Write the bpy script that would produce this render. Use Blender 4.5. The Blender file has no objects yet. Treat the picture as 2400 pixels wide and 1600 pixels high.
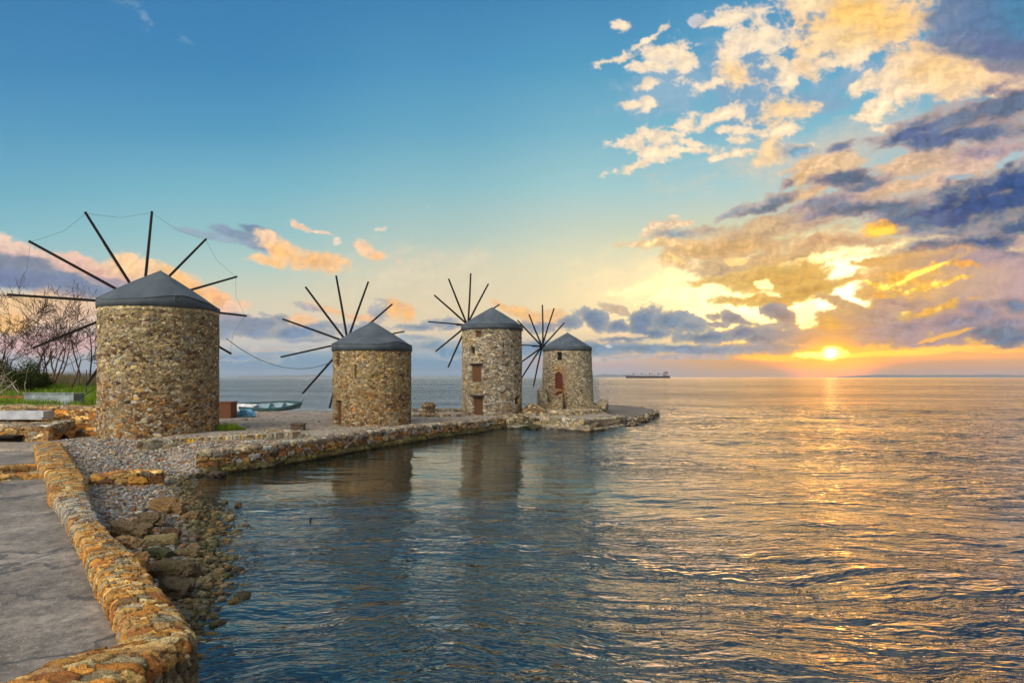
import bpy, math, random
import numpy as np
from mathutils import Vector, Matrix, noise as mnoise

random.seed(7)
rng = np.random.default_rng(11)
R = math.radians
C = bpy.context.scene.collection
SC = bpy.context.scene
F, CX, HY, HC = 1437.0, 1176.0, 866.0, 4.0      # 22 mm lens, eye 4 m above the water


def at(x, y, z=0.0):
    """point at height z that the lens sees at (x, y)"""
    Y = (HC - z) * F / (y - HY)
    return np.array([(x - CX) * Y / F, Y, z])


# ------------------------------------------------------------------ camera
cd = bpy.data.cameras.new('camera')
cam = bpy.data.objects.new('camera', cd)
C.objects.link(cam)
cam.location = (0, 0, HC)
cam.rotation_euler = (R(90), 0, 0)
cd.lens = 22.0
cd.sensor_width = 36.0
cd.shift_y = (HY - 784.0) / 2352.0
cd.clip_start = 0.1
cd.clip_end = 60000
SC.camera = cam
SC.view_settings.view_transform = 'Standard'
SC.view_settings.look = 'None'
SC.view_settings.exposure = 0.0
SC.view_settings.gamma = 1.0
SC.cycles.use_adaptive_sampling = True
SC.cycles.adaptive_threshold = 0.03
SC.cycles.max_bounces = 6
SC.cycles.transparent_max_bounces = 8
SC.cycles.caustics_reflective = False
SC.cycles.caustics_refractive = False
SC.cycles.sample_clamp_indirect = 4.0

SUN_AZ, SUN_EL = 26.9, 2.2                       # degrees right of the view, above the horizon

# ------------------------------------------------------------------ node helper


class NT:
    def __init__(s, tree):
        s.t = tree
        s.n = tree.nodes
        s.l = tree.links
        s.n.clear()

    def node(s, typ, ins=None, **props):
        nd = s.n.new(typ)
        for k, v in props.items():
            setattr(nd, k, v)
        for k, v in (ins or {}).items():
            s.put(nd.inputs[k], v)
        return nd

    def put(s, sock, v):
        if isinstance(v, bpy.types.NodeSocket):
            s.l.new(v, sock)
        elif v is not None:
            if sock.type == 'RGBA' and len(v) == 3:
                v = (*v, 1)
            sock.default_value = v

    def m(s, op, a, b=None, c=None, clamp=False):
        nd = s.n.new('ShaderNodeMath')
        nd.operation = op
        nd.use_clamp = clamp
        for i, v in enumerate((a, b, c)):
            if v is not None:
                s.put(nd.inputs[i], v)
        return nd.outputs[0]

    def v(s, op, a, b=None, scale=None, out=0):
        nd = s.n.new('ShaderNodeVectorMath')
        nd.operation = op
        s.put(nd.inputs[0], a)
        if b is not None:
            s.put(nd.inputs[1], b)
        if scale is not None:
            s.put(nd.inputs['Scale'], scale)
        return nd.outputs[out]

    def mix(s, f, a, b, blend='MIX'):
        nd = s.n.new('ShaderNodeMix')
        nd.data_type = 'RGBA'
        nd.blend_type = blend
        s.put(nd.inputs[0], f)
        s.put(nd.inputs[6], a)
        s.put(nd.inputs[7], b)
        return nd.outputs[2]

    def sstep(s, x, lo, hi, a=0.0, b=1.0):
        nd = s.n.new('ShaderNodeMapRange')
        nd.interpolation_type = 'SMOOTHSTEP'
        s.put(nd.inputs[0], x)
        for i, k in ((1, lo), (2, hi), (3, a), (4, b)):
            nd.inputs[i].default_value = k
        return nd.outputs[0]

    def lin(s, x, lo, hi, a=0.0, b=1.0):
        nd = s.n.new('ShaderNodeMapRange')
        nd.clamp = False
        s.put(nd.inputs[0], x)
        for i, k in ((1, lo), (2, hi), (3, a), (4, b)):
            nd.inputs[i].default_value = k
        return nd.outputs[0]

    def noise(s, vec, scale, detail=4, rough=0.5, dim='3D', w=None, dist=0.0, out=0):
        nd = s.n.new('ShaderNodeTexNoise')
        nd.noise_dimensions = dim
        s.put(nd.inputs['Vector'], vec)
        nd.inputs['Scale'].default_value = scale
        nd.inputs['Detail'].default_value = detail
        nd.inputs['Roughness'].default_value = rough
        nd.inputs['Distortion'].default_value = dist
        return nd.outputs[out]

    def ramp(s, x, stops):
        nd = s.n.new('ShaderNodeValToRGB')
        e = nd.color_ramp.elements
        while len(e) < len(stops):
            e.new(0.5)
        for el, (p, c) in zip(e, stops):
            el.position = p
            el.color = (*c, 1)
        s.put(nd.inputs[0], x)
        return nd.outputs[0]


def srgb(r, g, b):
    f = lambda c: (c / 255 / 12.92) if c / 255 <= 0.04045 else ((c / 255 + 0.055) / 1.055) ** 2.4
    return (f(r), f(g), f(b))


# ------------------------------------------------------------------ evening sky, computed here as a panorama (azimuth x elevation)
AZ0, AZ1, EL0, EL1, SKW, SKH = -58.0, 58.0, -0.6, 41.0, 2048, 736


def s2l(c):
    c = np.asarray(c, dtype=np.float32) / 255.0
    return np.where(c <= 0.04045, c / 12.92, ((c + 0.055) / 1.055) ** 2.4)


def gnoise(x, y, seed):
    g = np.random.default_rng(seed)
    perm = g.permutation(256).astype(np.int32)
    ang = g.random(256) * 2 * np.pi
    gx, gy = np.cos(ang).astype(np.float32), np.sin(ang).astype(np.float32)
    xi, yi = np.floor(x).astype(np.int32), np.floor(y).astype(np.int32)
    xf, yf = x - xi, y - yi
    u, v = xf * xf * xf * (xf * (xf * 6 - 15) + 10), yf * yf * yf * (yf * (yf * 6 - 15) + 10)

    def c(i, j):
        h = perm[(perm[(xi + i) & 255] + yi + j) & 255]
        return gx[h] * (xf - i) + gy[h] * (yf - j)
    a, b = c(0, 0), c(1, 0)
    d, e = c(0, 1), c(1, 1)
    return (a + u * (b - a)) * (1 - v) + (d + u * (e - d)) * v


def fbm(x, y, seed, octv=6, rough=0.55):
    s, amp, t = 0.0, 1.0, 0.0
    for o in range(octv):
        s = s + amp * gnoise(x * 2 ** o + 17.3 * o, y * 2 ** o - 9.1 * o, seed + o)
        t += amp
        amp *= rough
    return s / t * 1.9                                # about -1..1


def sst(x, lo, hi):
    t = np.clip((x - lo) / (hi - lo), 0, 1)
    return t * t * (3 - 2 * t)


def paint_sky(azd, eld):
    """linear radiance of the sky in directions given by azimuth and elevation in degrees"""
    azr, elr = np.radians(azd), np.radians(eld)
    X = (CX + F * np.tan(azr)).astype(np.float32)
    Y = (HY - F * np.tan(elr) / np.cos(azr)).astype(np.float32)

    def ramp(stops):
        ys = [s[0] for s in stops]
        cs = s2l([s[1] for s in stops])
        return np.stack([np.interp(Y, ys, cs[:, k]) for k in range(3)], -1).astype(np.float32)
    cols = [(-100, [(-500, (40, 92, 146)), (0, (64, 128, 178)), (150, (72, 138, 184)), (300, (92, 156, 192)), (430, (112, 174, 196)), (540, (140, 190, 200)), (640, (176, 196, 200)), (700, (222, 196, 180)), (780, (214, 190, 190)), (866, (150, 160, 186))]),
            (560, [(-500, (38, 90, 144)), (0, (62, 128, 178)), (150, (68, 136, 184)), (300, (88, 156, 192)), (430, (122, 182, 200)), (540, (152, 196, 200)), (620, (184, 206, 196)), (690, (216, 210, 184)), (740, (224, 208, 184)), (790, (198, 196, 190)), (820, (126, 158, 182)), (866, (98, 138, 172))]),
            (1000, [(-500, (44, 98, 152)), (0, (66, 132, 180)), (150, (80, 148, 190)), (300, (104, 168, 196)), (430, (140, 190, 200)), (540, (178, 202, 194)), (620, (212, 210, 184)), (700, (230, 212, 176)), (760, (230, 210, 178)), (800, (178, 186, 188)), (830, (120, 154, 180)), (866, (96, 138, 170))]),
            (1400, [(-500, (48, 102, 156)), (0, (72, 138, 184)), (150, (88, 158, 194)), (300, (124, 182, 202)), (430, (164, 204, 206)), (520, (200, 212, 196)), (600, (232, 224, 192)), (680, (244, 226, 184)), (760, (244, 220, 178)), (830, (206, 178, 172)), (866, (170, 160, 180))]),
            (1750, [(-500, (50, 104, 158)), (0, (84, 150, 192)), (150, (100, 168, 200)), (300, (128, 188, 206)), (420, (170, 206, 208)), (520, (216, 214, 190)), (600, (246, 230, 190)), (700, (252, 234, 184)), (770, (250, 220, 160)), (830, (232, 172, 108)), (866, (222, 160, 110))]),
            (2400, [(-500, (60, 100, 156)), (0, (92, 146, 190)), (200, (120, 176, 202)), (300, (150, 192, 204)), (450, (200, 196, 190)), (620, (236, 196, 160)), (760, (234, 178, 136)), (800, (242, 178, 96)), (830, (214, 156, 122)), (866, (204, 148, 130))])]
    out = ramp(cols[0][1])
    for (x0, _), (x1, st) in zip(cols, cols[1:]):
        out += (ramp(st) - out) * sst(X, x0, x1)[..., None]

    u, v = X / 100, Y / 100
    wx = fbm(u * 0.7, v * 1.0, 1, 6, 0.6)
    wy = fbm(u * 0.7, v * 1.0, 21, 6, 0.6)
    fx = fbm(u * 3.2, v * 4.2, 41, 5, 0.62)
    fy = fbm(u * 3.2, v * 4.2, 61, 5, 0.62)
    n_puff = fbm(u * 1.5 + wx * .4, v * 1.9 + wy * .4, 81, 7, 0.62)
    n_puff2 = fbm((u + .10) * 1.5 + wx * .4, (v + .08) * 1.9 + wy * .4, 81, 7, 0.62)
    c20, s20 = math.cos(R(20)), math.sin(R(20))
    us, vs = u * c20 - v * s20, u * s20 + v * c20
    n_str = fbm(us * 0.75 + wx * .35, vs * 2.6 + wy * .5, 101, 7, 0.58)
    n_hor = fbm(u * 0.9 + wx * .2, v * 3.6 + wy * .3, 121, 7, 0.58)
    n_fine = fbm(u * 4.5, v * 6.5, 141, 5, 0.62)
    n_vf = fbm(u * 11, v * 16, 161, 3, .65)
    relief = np.clip((n_puff - n_puff2) * 2.2 + 0.5, 0, 1)
    NZ = {'p': n_puff, 's': n_str, 'h': n_hor, 'f': n_fine}

    def put(blobs, nz='p', amp=0.5, lo=0.0, hi=0.3, warp=20, tex=0.10, op=1.0, lit=None, fw=5):
        """blobs: x, y, rx, ry, anticlockwise tilt, colour; together one cloud field whose edge follows the noise"""
        nonlocal out
        Xw, Yw = X + wx * warp + fx * fw, Y + wy * warp * .6 + fy * fw * .8
        acc = np.zeros(X.shape + (3,), np.float32)
        wsum = np.full(X.shape, 1e-9, np.float32)
        best = np.full(X.shape, -9.0, np.float32)
        for (bx, by, rx, ry, rot, c) in blobs:
            ca, sa = math.cos(R(rot)), math.sin(R(rot))
            ddx, ddy = Xw - bx, Yw - by
            d2 = ((ddx * ca - ddy * sa) / rx) ** 2 + ((ddx * sa + ddy * ca) / ry) ** 2
            best = np.maximum(best, 1.32 - np.sqrt(d2))
            w = np.exp(-2.2 * d2)
            w = w + 1e-7 / (1 + d2)
            acc += w[..., None] * s2l(c)
            wsum += w
        a = sst(best + amp * (NZ[nz] + .22 * n_fine + .12 * n_vf), lo, hi) * op
        colr = acc / wsum[..., None]
        t = NZ[nz] * 0.5 + n_fine * 0.45 + n_vf * .35 + (relief - .5) * .9
        colr = colr * (1 + tex * 2.6 * np.clip(t, -1, 1))[..., None]
        if lit is not None:                           # thin rims glow with the light behind them
            rim = (1 - sst(best + amp * NZ[nz], hi * 0.7, hi * 2.2))[..., None]
            colr = colr + (s2l(lit) - colr) * rim * 0.45
        out += (colr - out) * a[..., None]

    pale, peach, gold = (254, 230, 196), (253, 214, 160), (255, 196, 84)
    viol, blue, navy, mauve = (118, 122, 156), (82, 115, 152), (60, 95, 134), (176, 150, 166)
    tan, brown, cream = (226, 178, 132), (214, 160, 92), (255, 240, 206)
    # soft veils
    put([(1990, 330, 330, 60, 12, (226, 206, 184)), (1700, 640, 330, 90, 6, (254, 232, 186)), (2200, 400, 240, 70, 12, (214, 186, 176)), (1000, 640, 200, 60, 0, (228, 214, 186))], 's', 0.7, -0.3, 1.1, 40, 0.03, 0.6)
    put([(1530, 200, 110, 60, 20, (150, 182, 204)), (1720, 190, 130, 120, 60, (138, 168, 196)), (1860, 90, 90, 60, 0, (108, 152, 182)), (1840, 235, 100, 30, 0, (140, 170, 196)), (1990, 170, 110, 24, 16, (150, 176, 200))], 'p', 0.7, -0.1, 0.7, 30, 0.03, 0.75)
    # pale puffs, upper right
    put([(1528, 118, 56, 22, 0, pale), (1565, 135, 30, 44, 10, pale), (1500, 150, 50, 18, 10, pale), (1430, 130, 50, 11, 14, pale), (1490, 88, 60, 6, 36, pale), (1418, 62, 20, 12, -10, pale),
         (1482, 195, 30, 13, 14, pale), (1488, 240, 26, 16, 0, pale), (1450, 238, 22, 9, 0, pale), (1500, 318, 50, 22, 0, pale), (1450, 330, 42, 26, 20, pale), (1520, 352, 60, 13, 8, pale), (1480, 380, 62, 12, 10, pale), (1560, 345, 120, 8, 2, pale), (1600, 330, 50, 8, -8, pale),
         (1690, 40, 50, 30, 10, pale), (1700, 90, 60, 40, 60, pale), (1760, 80, 70, 20, 8, pale), (1785, 130, 46, 26, -40, pale), (1850, 150, 56, 30, 0, peach), (1900, 145, 50, 12, 24, pale), (1815, 180, 20, 34, 0, pale), (1725, 105, 80, 20, 30, pale),
         (1690, 165, 44, 36, 10, peach), (1640, 195, 50, 14, 24, pale), (1640, 265, 62, 22, 22, pale), (1700, 300, 60, 12, -10, pale), (1795, 255, 62, 38, 0, peach), (1800, 300, 46, 14, 0, pale), (1700, 320, 22, 12, 0, pale),
         (1770, 350, 40, 30, 40, peach), (1710, 352, 70, 8, 8, pale), (1830, 330, 40, 9, 0, pale), (1605, 48, 18, 12, 0, (190, 190, 206)), (1560, 290, 22, 4, 0, pale), (1660, 50, 46, 8, 4, pale)],
        'p', 1.25, 0.0, 0.62, 22, 0.07, 1.0, (214, 204, 196), 10)
    # large peach masses
    put([(1970, 40, 130, 60, 0, (255, 204, 120)), (1930, 90, 90, 40, 10, (254, 218, 160)), (2040, 60, 120, 50, 20, (254, 206, 132)), (1960, 120, 46, 34, 30, pale), (1860, 10, 60, 26, 0, (250, 222, 180)),
         (2140, 150, 100, 60, 10, (250, 206, 146)), (2200, 175, 130, 46, 0, (252, 212, 156)), (2060, 165, 90, 18, 24, pale), (1980, 190, 50, 14, 30, pale), (2100, 200, 70, 26, 10, pale), (2290, 190, 110, 30, -4, (248, 210, 170)), (2340, 170, 80, 20, 0, (236, 200, 176)),
         (2010, 250, 44, 26, 20, pale), (2030, 290, 30, 8, 8, pale)],
        'p', 0.72, -0.02, 0.50, 32, 0.10, 1.0, (240, 214, 190), 10)
    # blue-violet heap in the upper corner
    put([(2260, 40, 130, 60, 10, (98, 125, 162)), (2330, 20, 70, 70, 0, (72, 135, 172)), (2190, 50, 60, 34, 40, (118, 137, 164)), (2290, 110, 130, 34, 0, (106, 117, 154)), (2330, 150, 80, 20, 0, (138, 129, 156)), (2200, 90, 70, 22, 0, (118, 134, 166))],
        'p', 0.45, -0.1, 0.55, 40, 0.07, 0.95)
    # long grey-violet bands
    put([(2330, 230, 110, 40, 18, (110, 112, 146)), (2220, 270, 130, 34, 18, (122, 116, 146)), (2110, 275, 100, 16, 24, (126, 133, 162)), (2070, 310, 90, 22, 24, (94, 118, 152)), (2170, 320, 130, 26, 8, (102, 112, 148)), (2290, 300, 130, 34, 6, (108, 112, 146)),
         (2120, 372, 130, 30, 14, (226, 188, 158)), (2260, 350, 120, 22, 8, (160, 138, 166)), (2200, 400, 110, 26, 16, (218, 184, 166)), (1930, 340, 26, 11, 10, (108, 117, 146)), (1830, 340, 40, 14, 0, (130, 168, 190)),
         (1900, 375, 90, 18, 6, (230, 192, 152)), (1960, 415, 90, 26, 4, (108, 112, 142)), (1850, 405, 40, 26, 20, (232, 190, 140)), (1815, 418, 22, 12, 20, (120, 116, 140)), (1830, 450, 70, 14, 10, (230, 186, 146)),
         (2060, 440, 120, 20, 14, (232, 190, 158)), (2000, 480, 150, 24, 6, (120, 121, 146)), (1880, 470, 110, 18, 8, (132, 124, 148)), (1750, 470, 90, 16, 22, (128, 138, 156)), (1680, 490, 40, 12, 30, (150, 160, 170)),
         (2130, 480, 110, 30, 10, (106, 112, 146)), (2250, 480, 160, 60, 0, (64, 97, 136)), (2340, 430, 100, 50, 0, (68, 103, 142)), (2330, 520, 100, 26, 0, (82, 105, 142)), (2160, 530, 110, 14, 4, (122, 127, 152)),
         (2130, 560, 70, 14, 8, (90, 110, 144)), (2230, 560, 110, 22, 4, (70, 102, 138)), (2320, 585, 80, 20, -14, (94, 106, 140)), (2320, 545, 50, 12, -30, (196, 156, 156)),
         (1640, 530, 60, 14, 8, (190, 176, 160)), (1560, 545, 60, 12, 6, (152, 166, 168)), (1530, 525, 50, 14, 20, (244, 216, 188)), (1750, 530, 110, 40, 10, (206, 172, 138)), (1870, 515, 90, 22, 8, (196, 166, 148)), (1930, 560, 130, 18, 6, (222, 174, 138)),
         (1700, 570, 130, 26, 6, (222, 174, 122)), (1600, 570, 80, 20, 0, (230, 186, 132)), (1520, 566, 80, 10, 0, (250, 214, 160)), (1660, 610, 80, 20, 0, (204, 172, 138)), (1800, 600, 140, 20, 6, (220, 176, 130)), (1560, 600, 50, 16, 0, (240, 200, 140))],
        's', 0.75, -0.1, 0.55, 34, 0.15, 0.97, (236, 200, 168), 12)
    put([(2250, 465, 150, 52, 8, (56, 80, 130)), (2345, 425, 70, 50, 10, (58, 84, 136)), (2130, 566, 90, 14, 8, (84, 96, 138)), (2240, 560, 120, 22, 2, (64, 86, 132)), (1955, 412, 84, 24, 4, (96, 96, 136)), (2010, 482, 140, 18, 6, (104, 104, 140)), (2330, 590, 70, 16, -16, (88, 94, 138)),
         (2300, 235, 120, 34, 18, (98, 98, 142)), (2080, 312, 90, 18, 22, (88, 104, 146)), (2170, 318, 120, 22, 8, (94, 100, 144)), (1760, 472, 100, 12, 20, (120, 128, 146)), (2150, 500, 110, 18, 8, (96, 100, 142))], 's', 0.8, 0.05, 0.95, 26, 0.14, 0.92, None, 10)
    put([(2320, 365, 60, 12, 30, (170, 206, 214)), (2210, 408, 36, 8, 0, (150, 186, 200))], 'f', .7, 0.1, 1.0, 14, .03, .85)
    # ochre underside and bright gap
    put([(1960, 630, 80, 46, 20, (255, 244, 214)), (1960, 680, 60, 50, 0, (255, 248, 224)), (1890, 700, 60, 34, 40, (255, 246, 214)), (1950, 735, 50, 30, 30, (255, 240, 190)), (1860, 600, 130, 10, 12, (255, 230, 176)), (1700, 690, 260, 40, 0, (255, 236, 190)), (2030, 570, 90, 12, 14, (240, 214, 176)), (1850, 740, 90, 20, 0, (255, 236, 180))],
        's', 0.9, -0.15, 1.0, 26, 0.06, 0.95)
    put([(1790, 640, 120, 32, 6, (218, 166, 92)), (1860, 665, 90, 22, 14, (214, 160, 80)), (1720, 690, 110, 9, 2, (222, 176, 104)), (1800, 690, 60, 14, 6, (216, 164, 86)), (1700, 635, 100, 12, 6, (224, 180, 116)), (2010, 600, 60, 9, 12, (224, 166, 88)), (1990, 678, 26, 10, -6, (228, 190, 140))],
        's', 0.8, 0.0, 0.55, 22, 0.12, 0.95, (246, 210, 140), 10)
    put([(1755, 655, 22, 12, 0, (255, 238, 180)), (1690, 600, 30, 8, 0, (250, 214, 150))], 'f', 0.4, 0, 0.5, 10, 0, 0.8)
    # right, below the dark bands
    put([(2120, 640, 120, 60, 10, (232, 178, 122)), (2250, 650, 130, 60, 0, (206, 170, 160)), (2350, 680, 60, 80, 0, (190, 160, 168)), (2120, 720, 100, 30, 12, (196, 160, 144)), (2200, 600, 110, 20, 6, (170, 148, 160))], 's', 0.4, -0.25, 0.4, 20, 0.06, 0.95)
    put([(2030, 530, 46, 18, 0, (255, 186, 72)), (2130, 620, 90, 16, 22, (255, 196, 82)), (2080, 640, 50, 16, -10, (255, 188, 84)), (2210, 605, 60, 10, -10, (250, 176, 96)), (2130, 660, 130, 7, 14, (255, 200, 96)), (2040, 665, 60, 8, -12, (255, 206, 100)), (2020, 690, 20, 26, 0, (252, 180, 84)),
         (2170, 705, 110, 8, 16, (254, 194, 92)), (2080, 725, 40, 16, 30, (255, 208, 108)), (2130, 715, 50, 12, 10, (252, 186, 96))], 's', 0.9, 0.1, 0.9, 16, 0.12, 0.95, None, 12)
    put([(2030, 531, 28, 9, 0, (255, 214, 90)), (2120, 625, 60, 6, 24, (255, 222, 110)), (2065, 722, 20, 8, 30, (255, 234, 150))], 's', 0.5, -0.1, 0.5, 10, 0, 0.9)
    put([(2000, 730, 100, 26, 0, (176, 156, 150)), (1950, 700, 60, 10, -20, (196, 168, 140)), (2070, 700, 70, 14, 0, (186, 152, 146)), (2080, 745, 60, 18, 0, (160, 138, 160)), (2010, 770, 130, 26, 0, (158, 136, 158)), (1890, 772, 90, 14, 0, (190, 150, 144)), (2250, 720, 60, 24, -10, (146, 132, 158)), (2330, 700, 60, 18, 0, (112, 122, 152)),
         (2200, 740, 80, 20, 0, (150, 132, 158)), (2280, 762, 130, 24, 0, (114, 116, 146)), (2340, 780, 80, 18, 0, (94, 110, 144)), (2120, 785, 100, 10, 0, (176, 146, 158)), (1910, 740, 26, 20, 0, (226, 178, 110)), (2320, 740, 80, 16, 0, (150, 134, 160))], 'p', 0.7, -0.08, 0.5, 24, 0.14, 0.97, (214, 170, 140), 9)
    put([(2170, 772, 60, 5, 14, (255, 190, 106))], 's', 0.5, -0.1, 0.4, 8, 0, 0.9)
    # cumulus rows above the horizon
    put([(1370, 740, 46, 20, -20, (112, 130, 156)), (1420, 752, 40, 14, 0, (110, 128, 158)), (1480, 740, 50, 30, 30, (110, 132, 158)), (1540, 742, 56, 22, 0, (112, 134, 156)), (1500, 762, 60, 16, 0, (104, 128, 156)), (1590, 750, 46, 18, 0, (124, 140, 160)), (1420, 715, 36, 12, -20, (206, 178, 150)), (1690, 730, 46, 14, -16, (140, 134, 146)), (1650, 742, 40, 7, 0, (170, 158, 150)), (1640, 725, 20, 10, 0, (190, 168, 150)),
         (1790, 722, 44, 18, -16, (124, 120, 146)), (1770, 712, 26, 12, 0, (140, 130, 150)), (1620, 772, 90, 15, 0, (104, 126, 154)), (1700, 768, 60, 16, 0, (114, 128, 156)), (1750, 780, 50, 12, 0, (110, 124, 154)), (1800, 770, 60, 18, 0, (130, 134, 160)), (1860, 782, 80, 14, 0, (160, 142, 156)), (1800, 748, 30, 8, 0, (170, 164, 160)),
         (1450, 800, 110, 17, 0, (118, 144, 168)), (1560, 800, 90, 12, 0, (126, 146, 170)), (1640, 806, 120, 10, 0, (136, 146, 172)), (1760, 798, 120, 10, 0, (150, 146, 168)), (1330, 800, 120, 20, 0, (112, 142, 168)), (1250, 800, 80, 20, 0, (108, 140, 168)), (1310, 742, 50, 15, 0, (128, 136, 158)), (1240, 745, 46, 18, 0, (128, 136, 158)),
         (1430, 778, 60, 10, 0, (110, 132, 158)), (1560, 822, 130, 5, 0, (190, 172, 178)), (1400, 825, 60, 5, 0, (196, 182, 180))], 'p', 0.95, 0.05, 0.5, 16, 0.12, 0.97, (206, 192, 176), 7)
    put([(1430, 770, 50, 5, 0, (244, 214, 180)), (1500, 783, 30, 6, 0, (232, 214, 180)), (1560, 790, 40, 5, 0, (220, 206, 180)), (1700, 792, 30, 3, 0, (200, 180, 160)), (1400, 795, 8, 4, 0, (216, 220, 216))], 'f', 0.6, 0.0, 0.5, 8, 0, 0.8)
    # between the mills
    put([(610, 740, 70, 14, 0, (134, 146, 172)), (580, 765, 110, 14, 0, (120, 140, 168)), (680, 762, 100, 16, 0, (112, 136, 166)), (700, 780, 60, 6, 0, (136, 150, 174)), (650, 732, 50, 10, -12, (130, 146, 166)), (720, 750, 70, 11, 0, (128, 144, 168)), (830, 760, 60, 16, 0, (140, 152, 172)), (860, 730, 50, 20, 40, (156, 160, 174)),
         (960, 752, 60, 11, 0, (116, 136, 164)), (1010, 744, 50, 13, 0, (118, 138, 164)), (1040, 752, 40, 9, 0, (116, 136, 164)), (980, 796, 70, 14, 0, (126, 156, 178)), (1040, 808, 60, 14, 0, (112, 150, 178)), (960, 780, 40, 8, 0, (140, 160, 176)), (900, 800, 80, 16, 0, (112, 150, 180)), (720, 708, 50, 8, -12, (176, 170, 176)), (900, 700, 40, 6, -16, (176, 176, 176)), (780, 800, 90, 9, 0, (186, 186, 188)), (620, 800, 60, 7, 0, (196, 184, 184)), (560, 822, 110, 10, 0, (116, 150, 180))],
        'p', 0.95, 0.05, 0.6, 18, 0.10, 0.95, (206, 196, 182), 6)
    put([(760, 712, 50, 11, -18, (250, 190, 132)), (820, 728, 50, 8, -10, (248, 192, 136)), (700, 735, 34, 14, -10, (250, 196, 140)), (905, 708, 26, 22, -60, (254, 188, 104)), (930, 722, 20, 22, 0, (250, 182, 102)), (1150, 706, 30, 12, -30, (254, 182, 92)), (1190, 718, 60, 15, -14, (254, 192, 108)), (1270, 722, 30, 18, 0, (250, 192, 124)), (560, 700, 20, 10, 0, (240, 196, 160))],
        'p', 0.7, 0.05, 0.75, 16, 0.08, 0.9, (240, 206, 170), 9)
    # lone peach clouds and the violet bank on the left
    put([(560, 545, 60, 12, -18, (134, 150, 174)), (600, 562, 50, 16, -14, (144, 150, 174)), (500, 545, 90, 8, -12, (152, 172, 190)), (590, 530, 40, 9, -16, (120, 140, 170))], 'p', 0.45, -0.15, 0.5, 14, 0.05, 0.85)
    put([(650, 575, 56, 24, -18, (252, 196, 128)), (710, 598, 90, 24, -8, (253, 190, 112)), (620, 598, 60, 12, -6, (254, 200, 130)), (615, 545, 30, 12, -26, (244, 206, 170)), (688, 522, 26, 9, -24, (250, 206, 172)), (730, 534, 26, 4, -6, (246, 214, 184)), (835, 572, 30, 14, -34, (250, 206, 162)), (862, 590, 26, 11, -12, (253, 190, 122)), (912, 600, 12, 5, 0, (240, 214, 190)), (875, 530, 14, 6, 0, (220, 214, 200)), (770, 556, 7, 9, 0, (226, 214, 196))],
        'p', 0.62, 0.02, 0.62, 18, 0.09, 1.0, (240, 216, 190), 9)
    put([(-20, 560, 80, 24, -20, (232, 204, 186)), (60, 590, 100, 26, -14, (222, 190, 180)), (170, 610, 90, 24, -12, (226, 184, 170)), (300, 620, 60, 26, -20, (254, 208, 156)), (230, 625, 60, 24, -10, (236, 190, 164)), (390, 640, 70, 24, -28, (254, 204, 142)), (430, 665, 60, 26, -36, (252, 186, 112)), (490, 690, 40, 24, -30, (250, 188, 132)), (300, 655, 100, 26, -14, (214, 176, 168)), (510, 712, 40, 14, 0, (226, 190, 170))],
        'p', 0.6, -0.02, 0.5, 20, 0.10, 1.0, (250, 216, 180), 8)
    put([(20, 610, 110, 26, -8, (122, 124, 160)), (100, 640, 120, 24, -10, (118, 123, 162)), (190, 665, 100, 16, -6, (120, 127, 166)), (40, 640, 120, 22, -8, (108, 116, 160)), (250, 645, 50, 10, -10, (170, 150, 172)), (560, 745, 70, 14, 0, (134, 140, 164)), (520, 728, 50, 8, 0, (160, 148, 170))],
        's', 0.4, -0.1, 0.4, 16, 0.05, 0.93)
    put([(40, 700, 110, 24, 4, (252, 206, 146)), (20, 740, 60, 26, 0, (254, 196, 112)), (140, 720, 100, 30, 0, (246, 204, 168)), (120, 790, 140, 20, 0, (226, 180, 176)), (220, 740, 60, 20, 0, (240, 206, 190))], 's', 0.3, -0.4, 0.7, 20, 0.04, 0.85)
    put([(325, 30, 40, 12, -60, (138, 171, 196)), (290, 6, 40, 8, -16, (136, 169, 196)), (428, 93, 20, 8, -20, (118, 162, 192)), (980, 478, 8, 4, 0, (190, 210, 210))], 'f', 1.0, 0.1, 1.5, 14, 0, 0.5)
    vi = np.clip(out[..., 2] - out[..., 1], 0, 1) * sst(out[..., 0] / (out[..., 1] + 1e-4), .80, 1.0)
    out[..., 1] += .30 * vi
    out[..., 2] -= .10 * vi
    # thin places near the sun are far brighter than the picture can hold
    rs = np.sqrt(((X - 1930) / 1.7) ** 2 + (Y - 740) ** 2)
    lum = out @ np.array([.3, .6, .1], np.float32)
    out *= 1 + (np.array([1.3, .95, .75], np.float32)) * (np.exp(-(rs / 190) ** 2) * sst(lum, .58, 1.0))[..., None]
    wr = np.exp(-(np.sqrt(((X - 1950) / 1.5) ** 2 + (Y - 760) ** 2) / 330) ** 2)
    hotk = wr * sst(out[..., 0], .78, 1.1) * sst(out[..., 1], .50, .98)
    out[..., 2] *= 1 - .30 * wr * (1 - hotk) * sst(out[..., 0], .45, .75)
    out[..., 0] *= 1 + 1.7 * hotk
    out[..., 1] *= 1 + .75 * hotk
    out[..., 2] *= 1 + .30 * hotk
    # right-hand horizon: warm strip, golden edge, the sun breaking through
    st = sst(Y, 800, 822) * sst(X, 1500, 1950)
    strip = ramp([(700, (250, 190, 100)), (815, (248, 184, 104)), (835, (232, 168, 116)), (866, (214, 152, 118))])
    out += (strip - out) * (st * 0.9)[..., None]
    r1 = np.sqrt(((X - 1908) / 1.0) ** 2 + ((Y - 812) / 0.85) ** 2)
    out += (s2l((255, 178, 44)) - out) * (np.exp(-(r1 / 110) ** 1.4) * 0.95)[..., None]
    ray = np.exp(-np.abs(X - 1908) / 60) * sst(Y, 800, 830)
    out += (s2l((255, 170, 30)) - out) * (ray * 0.8)[..., None]
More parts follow.
